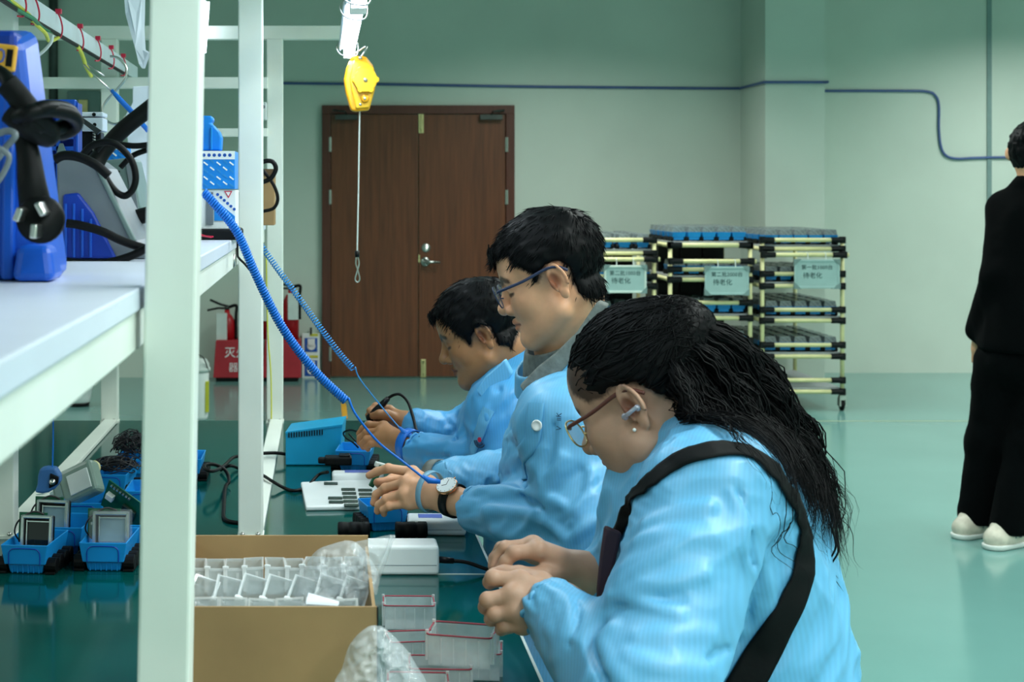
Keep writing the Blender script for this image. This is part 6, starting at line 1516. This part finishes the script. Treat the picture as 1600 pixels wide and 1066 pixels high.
    t = thing('wrist_watch', 'wrist watch with white dial and black strap on the middle man', 'watch', cw)
    band(cw, axw, .0285, .018, .0028, 'strap', 'black_plastic', t)
    dirv = (V3((.10, -.80, .62))); dirv = (dirv - axw * dirv.dot(axw)).normalized(); dc = cw + dirv * .0305
    MB().lathe(dc, [(.019, 0), (.0205, .002), (.0205, .005), (.0195, .0065), (.0185, .0068)], 36, tuple(dirv)).build('case', 'rose_gold', t, smooth=True)
    dial = MB().lathe(dc + dirv * .0066, [(.0186, 0), (.0186, .0006)], 36, tuple(dirv)).build('dial', 'watch_white', t)
    u = dirv.cross(axw).normalized(); v = dirv.cross(u)
    for ang, L_ in ((.3, .013), (2.2, .009)):
        e = dc + dirv * .0076; MB().tube([e, e + (u * math.cos(ang) + v * math.sin(ang)) * L_], .0005, 5).build('hand', 'black_plastic', dial)
    for k in range(12):
        a = k * math.pi / 6; e = dc + dirv * .0075 + (u * math.cos(a) + v * math.sin(a)) * .0155; MB().tube([e, e + (u * math.cos(a) + v * math.sin(a)) * .0018], .0004, 4).build('hour_mark', 'black_plastic', dial)
    MB().cyl(dc + u * .02 + dirv * .003, dc + u * .024 + dirv * .003, .002, n=10).build('crown', 'rose_gold', t, smooth=True)
    cw2 = hl.wrist.lerp(V3(hl.pts[4]), .42)
    t = thing('wrist_strap', 'pale blue grounding wrist strap with blue clip on the middle man', 'wrist strap', cw2)
    band(cw2, axw, .0315, .012, .0018, 'band', 'strap_pale', t, squash=1.15)
    MB().tube([P(660, 744, 2.735), P(670, 751, 2.735), P(688, 753, 2.73)], [.003, .0055, .004], 10).build('clip', 'cord_blue', t, smooth=True)
    seated(None, (.585, 2.78, .54), tuple(fwd), tuple(left), root, 2); stool(.595, 2.785, .48, 'grey round stool under the young man in glasses')
    g = thing('green_part', 'small green plastic part pinched in the fingers of the middle man', 'part', P(585, 748, 2.91))
    MB().box(P(588, 744, 2.905), (.010, .008, .045), Euler((0, .5, .2)).to_matrix()).build('stem', 'pcb_green', g, bev=.002); MB().box(P(594, 727, 2.91), (.022, .008, .01), Euler((0, .3, .2)).to_matrix()).build('head', 'offwhite_plastic', g, bev=.002)
    tag(MB().tube([P(600 + 11 * math.cos(k * .35), 800 - 9 + 11 * math.sin(k * .35) * .55, 2.90 - .01 * math.sin(k * .35)) for k in range(18)], .0016, 6, closed=True).build('wire_loop', 'wire_dark', smooth=True), 'thin dark wire loop rising from the carrier below the watch hand', 'wire')
build_middle()
# ---------------------------------------------------------------- farthest seated worker
def build_far():
    yaw = math.radians(15); fwd = V3((-math.cos(yaw), math.sin(yaw), 0)); left = V3((0, 0, 1)).cross(fwd); lean = Matrix.Rotation(.25, 3, left)
    R = np.array([lean @ fwd, left, lean @ V3((0, 0, 1))], f32).T
    hd = Head((753, 527), 3.25, 12, 23, .97)
    C7 = V3((.440, 3.335, 1.055)); U = V3((.43, 3.33, .975))
    shL, elL, wrL = U + left * .17 + V3((-.01, 0, -.01)), P(800, 748, 3.13), P(660, 706, 3.36)
    shR, elR, wrR = U - left * .17, V3((.315, 3.58, .84)), P(655, 668, 3.53)
    root = person('person', 'man without glasses, short black hair, blue coat, farthest of the seated three, soldering', (.5, 3.34, 0))
    nk = neck_of(hd, C7, fwd, .056); skin = lambda p: smin(hd.skin(p), nk(p), .011)
    hv, hf = surface(skin, *bounds([hd.w((x, y, z)) for x in (-.1, .12) for y in (-.08, .08) for z in (-.1, .14)] + [C7], .02), .0021)
    hpx = [(655, 515), (664, 520), (668, 512), (676, 502), (684, 496), (690, 503), (702, 510), (712, 520), (724, 530), (736, 541), (738, 527), (744, 512), (756, 507), (768, 512), (772, 525), (778, 538), (790, 540), (800, 545), (812, 510), (810, 420), (720, 400), (650, 440), (640, 500)]
    poly = [hd.px(a, b, .055) for a, b in hpx]
    col = hd.tint(hv, poly, lip=(.72, .52, .50), stub=(.62, .6, .6))
    hl = hand_sdf((630, 692, 3.42), (672, 708, 3.35), [(600, 666, 3.495), (595, 675, 3.48), (593, 684, 3.47), (598, 692, 3.462)],
                  [[(577, 664, 3.51), (567, 670, 3.52), (561, 678, 3.525)], [(573, 676, 3.495), (563, 684, 3.505), (562, 692, 3.505)], [(573, 687, 3.48), (566, 694, 3.49), (568, 699, 3.49)], [(580, 694, 3.47), (573, 699, 3.478), (575, 702, 3.478)]],
                  [(612, 678, 3.50), (590, 670, 3.535), (576, 669, 3.545), (566, 674, 3.545)], .97, .97)
    hr = hand_sdf((637, 662, 3.545), (662, 672, 3.525), [(608, 641, 3.568), (606, 646, 3.58), (608, 653, 3.585), (612, 660, 3.585)],
                  [[(587, 635, 3.562), (578, 642, 3.552), (580, 651, 3.547)], [(584, 641, 3.575), (576, 649, 3.57), (580, 657, 3.56)], [(588, 650, 3.583), (580, 657, 3.577), (584, 664, 3.568)], [(594, 658, 3.583), (587, 664, 3.578), (590, 669, 3.57)]],
                  [(622, 655, 3.54), (604, 648, 3.527), (593, 647, 3.53), (583, 650, 3.538)], .97, .95)
    h1 = surface(hl, *bounds(hl.pts, .045), .002); h2 = surface(hr, *bounds(hr.pts, .045), .002)
    core = lambda p: smin(ell(p, (.46, 3.34, .80), (.09, .13, .24), R), smin(limbs([(shL, elL, .05, .04), (elL, wrL, .04, .03), (shR, elR, .05, .04), (elR, wrR, .04, .03)])(p), rc(p, shL, shR, .05, .05), .04), .04)
    cv = surface(core, *bounds([shL, elL, wrL, shR, elR, wrR, V3((.5, 3.34, .58))], .1), .014)
    npmesh('body', [(hv, hf), h1, h2, cv], 'skin_tan', root, color=np.concatenate([col, hand_tint(hl, h1[0]), hand_tint(hr, h2[0]), np.ones((len(cv[0]), 3), f32)]))
    hips = V3((.53, 3.345, .57))
    def base(p):
        d = ell(p, (.435, 3.335, .88), (.15, .18, .15), R); d = smin(d, ell(p, (.485, 3.34, .75), (.15, .175, .18), R), .06); d = smin(d, ell(p, hips, (.18, .19, .14)), .06)
        d = smin(d, rc(p, shL, shR, .070, .070), .05); d = smin(d, rc(p, U, C7, .09, .07), .05)
        d = smin(d, smin(rc(p, shL, elL, .075, .066), rc(p, elL, wrL, .062, .040), .035), .026)
        return smin(d, smin(rc(p, shR, elR, .07, .06), rc(p, elR, wrR, .058, .04), .03), .03)
    specs = [([(655, 700), (690, 695), (730, 700)], .007, .006), ([(670, 735), (700, 745), (740, 752)], .008, .006), ([(665, 715), (710, 715), (750, 725)], .007, -.006), ([(740, 740), (760, 720), (775, 700)], .008, .007), ([(760, 745), (785, 725), (800, 700)], .008, -.006),
             ([(700, 660), (712, 680), (714, 700)], .006, -.006), ([(745, 600), (760, 640), (765, 680)], .007, .005), ([(780, 610), (790, 650), (788, 690)], .007, -.005), ([(770, 690), (800, 680), (820, 660)], .007, .006), ([(720, 640), (735, 665), (742, 690)], .006, .005)]
    rf_ = ray_folds(base, specs); aL2 = np.array(wrL - elL)
    def coat(p):
        d = base(p); near = np.abs(d) < .03
        if near.any():
            pp = p[near]; t = np.clip((pp - A(elL)) @ A(aL2) / float(aL2 @ aL2), -.5, 1); g = np.clip((t - .6) / .3, 0, 1)
            d = d.copy(); d[near] -= folds(pp, (1, .2, .6), 10, 2.2, .0140, 24) * (1 - g) + folds(pp, aL2, 30, 3.5, .0075, 28) * g - .002
        return rf_(p, d)
    lo, hi = bounds([shL, elL, wrL, shR, elR, wrR, hips + fwd * .12, hips - fwd * .12, C7], .10); lo[2] = .42
    npmesh('coat', [surface(coat, lo, hi, .0055)], 'coat_blue_shaded', root)
    for wr, el, r in ((wrL, elL, .040), (wrR, elR, .038)):
        ax = (wr - el).normalized(); ring = []
        for k in range(60):
            a = 2 * math.pi * k / 60; u = ax.cross(V3((0, 0, 1))).normalized(); v = ax.cross(u); rr = r * (1 + .05 * math.sin(9 * a) + .03 * math.sin(17 * a))
            ring.append(wr + ax * .016 + (u * math.cos(a) + v * math.sin(a)) * rr * .93)
        MB().tube(ring, .003, 8, closed=True).build('cuff', 'coat_blue_shaded', root, smooth=True)
    n0 = hd.w((-.022, 0, -.03)); top = C7.lerp(n0, .6); axc = (top - C7).normalized()
    def col_(p):
        h = (p - A(C7)) @ A(axc); rad = .086 - .13 * np.clip(h, -.06, .06); q = p - A(C7) - h[:, None] * A(axc) - A(fwd) * .018; d = np.abs(np.linalg.norm(q, axis=1) - rad) - .003
        fr = (p - A(C7)) @ A(fwd); d = smax(d, h - .036 + fr * .5, .004); return smax(d, -.035 - fr * .35 - h, .004) * .8
    npmesh('collar', [surface(col_, *bounds([C7, n0], .14), .0034)], 'coat_blue', root)
    wing = [P(a, b, 3.12) for a, b in ((757, 590), (788, 563), (800, 585), (779, 615), (757, 626), (744, 612))]
    MB().prism(wing, (.006, .012, .004)).build('collar_wing', 'coat_blue', root, bev=.003)
    pts = [x for x in [ray(coat, a, b) for a, b in ((764, 640), (754, 665), (745, 690), (738, 708))] if x]
    if len(pts) > 2: ribbon(coat, pts, .028, parent=root, name='placket', m='coat_blue', off=.001, thick=.002)
    q = ray(coat, 752, 687)
    if q is not None:
        nx = V3([float(x) for x in normal(coat, np.array([q], f32))[0]]); c = q + nx * .0045
        MB().lathe(c, [(.0052, 0), (.0052, .001)], 16, tuple(nx)).build('embroidered_dot', 'wire_red', root)
        u = nx.cross(V3((0, 0, 1))).normalized(); v = nx.cross(u)
        for r in (.010, .0155): MB().tube([c + (u * math.cos(a) + v * math.sin(a)) * r for a in np.linspace(.2, 2.6, 12)], .0017, 6).build('embroidered_arc', 'thread_dark', root, smooth=True)
    f1, f2 = short_hair(hd, poly, 41, 3400, nk, fringe=[((.096, 0, .060), (.102, 0, .075), 120, .058), ((.070, 0, .064), (.09, 0, .07), 24, .064)])
    tag(npmesh('hair', [f1, f2], 'hair_black', root), kind='stuff')
    t = thing('wrist_strap', 'bright blue grounding wrist strap on the farthest seated man', 'wrist strap', wrL)
    ax = (hl.fore - hl.wrist).normalized(); band(hl.wrist.lerp(hl.fore, .25), ax, .0315, .024, .002, 'band', 'cord_blue', t, squash=1.1)
    MB().tube([P(624, 668, 3.40), P(634, 678, 3.39), P(648, 684, 3.38)], [.003, .007, .006], 10).build('clip', 'cord_blue', t, smooth=True)
    t = thing('soldering_iron', 'black soldering iron with a silver tip held by the farthest man', 'soldering iron', P(590, 645, 3.545))
    tip, a, b, c = P(562, 676, 3.545), P(575, 657, 3.548), P(584, 646, 3.548), P(607, 622, 3.548)
    MB().tube([tip, tip.lerp(a, .4), a], [.0015, .0038, .0042], 12).build('tip', 'steel', t, smooth=True)
    MB().tube([a, a.lerp(b, .15), b, b.lerp(c, .3), b.lerp(c, .7), c], [.006, .0095, .0098, .0085, .0075, .006], 14).build('grip', 'black_plastic', t, smooth=True)
    for k in range(3): e = a.lerp(b, .3 + .3 * k); band(e, c - a, .0096, .002, .0012, 'grip_ring', 'black_rubber', t)
    MB().tube(smoothline([c, P(616, 617, 3.545), P(626, 617, 3.54), P(637, 628, 3.53), P(645, 650, 3.50), P(650, 670, 3.45), P(656, 684, 3.34)], 6), .0034, 8).build('cable', 'cable_black', t, smooth=True)
    seated(None, (.54, 3.35, .53), tuple(fwd), tuple(left), root, 3); stool(.55, 3.355, .47, 'grey round stool under the farthest seated man')
build_far()
# ---------------------------------------------------------------- standing figure at the right edge
def build_standing():
    Y = 6.2; s = F / Y; X = lambda px: (px - VX) / s; Z = lambda py: EYE - (py - VY) / s
    cx = X(1612); ya = .55; fwd = V3((math.sin(ya), math.cos(ya), 0)); left = V3((0, 0, 1)).cross(fwd)
    root = person('person', 'person in black shirt and trousers standing with back turned at the right edge', (cx, Y, 0))
    hc = V3((X(1614), Y, Z(236)))
    U = V3((X(1610), Y, Z(312))); fL = V3(((1522 - VX) * 6.33 / F, 6.33, 0)); fR = V3(((1572 - VX) * 6.14 / F, 6.14, 0)); 
    shL, shR = U + left * .135 + V3((.05, 0, -.04)), U - left * .165 + V3((0, 0, -.02))
    elL, wrL = V3((X(1556), Y - .02, Z(430))), V3((X(1552), Y + .12, Z(520))); elR, wrR = shR + V3((.06, 0, -.28)), shR + V3((.05, .08, -.52))
    hipc = V3((X(1602), Y, Z(560)))
    def body(p):
        d = ell(p, hc, (.082, .095, .115)); d = smin(d, rc(p, hc + V3((0, 0, -.05)), U, .052, .058), .02)
        d = smin(d, ell(p, hc - left * .0 + left * .085 + V3((0, 0, -.01)), (.02, .02, .03)), .005)
        d = smin(d, sph(p, hc + fwd * .10 + V3((0, 0, -.02)), .014), .02); d = smin(d, ell(p, hc + fwd * .05 + V3((0, 0, -.06)), (.05, .05, .05)), .03)
        for w_ in (wrL, wrR):
            d = np.minimum(d, smin(rc(p, w_, w_ + V3((0, .02, -.08)), .028, .03), rc(p, w_ + V3((.01, .03, -.03)), w_ + V3((.02, .06, -.09)), .012, .009), .01))
            for k in range(4): d = smin(d, rc(p, w_ + V3((-.02 + k * .014, .02, -.08)), w_ + V3((-.018 + k * .013, .03, -.15 + .01 * abs(k - 1.5))), .009, .007), .004)
        return d
    b1 = surface(body, *bounds([hc + V3((0, 0, .12)), U, wrL + V3((0, 0, -.17)), wrR + V3((0, 0, -.17))], .12), .006)
    npmesh('body', [b1], 'skin_light', root, color=np.ones((len(b1[0]), 3), f32))
    def hair(p):
        d = ell(p, hc + V3((0, 0, .012)) - fwd * .005, (.09, .10, .112)) + vnoise(p * 60, 3) * .006 + vnoise(p * A((160, 160, 50)), 4) * .004
        cut = (p - A(hc)) @ A(fwd * .7) - (p - A(hc))[:, 2] * .5 - .035; return smax(smax(d, cut, .01), A(hc)[2] - .075 - p[:, 2], .01)
    hv = surface(hair, *bounds([hc], .17), .006); tag(npmesh('hair', [hv], 'hair_black', root), kind='stuff')
    def shirt(p):
        d = smin(rc(p, U + V3((0, 0, -.11)), hipc + V3((0, 0, .06)), .13, .175), rc(p, shL, shR, .062, .062), .05); q = p.copy(); 
        d = smin(d, smin(rc(p, shL, elL, .062, .058), rc(p, elL, wrL, .058, .055), .03), .04); d = smin(d, smin(rc(p, shR, elR, .075, .07), rc(p, elR, wrR, .07, .058), .03), .04)
        d = smin(d, rc(p, U - V3((0, 0, .02)), U + V3((0, 0, .05)), .09, .062), .05)
        d = d - folds(p, (0, .3, 1), 7, 2.0, .010, 31); return smax(d, Z(548) - p[:, 2], .01)
    npmesh('shirt', [surface(shirt, *bounds([U, shL, shR, elL, wrL, elR, wrR, hipc], .2), .010)], 'black_cloth', root)
    def trou(p):
        d = ell(p, hipc, (.17, .15, .14))
        for f_, s_ in ((fL, 1), (fR, -1)):
            h = hipc + left * .085 * s_ + V3((0, 0, -.02)); k = h.lerp(f_ + V3((.02, 0, .1)), .52) + fwd * .02; d = smin(d, smin(rc(p, h, k, .105, .085), rc(p, k, f_ + V3((.015, 0, .085)), .085, .072), .04), .025)
        d = d - folds(p, (.1, .2, 1), 8, 2.0, .009, 35); return smax(d, .055 - p[:, 2], .006)
    npmesh('trousers', [surface(trou, *bounds([hipc, fL, fR], .2), .011)], 'black_cloth', root)
    for f_ in (fL, fR):
        dr_ = V3((.85, .5, 0)).normalized(); a = f_ - dr_ * .02
        q = lambda p, a=a: smax(smin(rc(p, a + V3((0, 0, .042)) - dr_ * .05, a + dr_ * .15 + V3((0, 0, .035)), .044, .040), rc(p, a + V3((0, 0, .05)), a + V3((0, 0, .09)), .046, .045), .03), .004 - p[:, 2], .004)
        sh = npmesh('shoe', [surface(q, *bounds([a - dr_ * .1, a + dr_ * .2, a + V3((0, 0, .1))], .07), .006)], 'shoe_white', root)
        w_ = lambda p, a=a: smax(smax(rc(p, a - dr_ * .05 + V3((0, 0, .02)), a + dr_ * .15 + V3((0, 0, .02)), .049, .045), p[:, 2] - .022, .004), .001 - p[:, 2], .003)
        npmesh('sole', [surface(w_, *bounds([a - dr_ * .1, a + dr_ * .2], .07), .006)], 'offwhite_plastic', sh)
        for k in range(3): 
            e = a + dr_ * (.01 + .035 * k); sd = V3((0, 0, 1)).cross(dr_); MB().tube([e - sd * .047 + V3((0, 0, .045)), e - sd * .043 + V3((0, 0, .065)), e - sd * .03 + V3((0, 0, .078))], .007, 6).build('stripe', 'grey_plastic', sh, smooth=True)
build_standing()
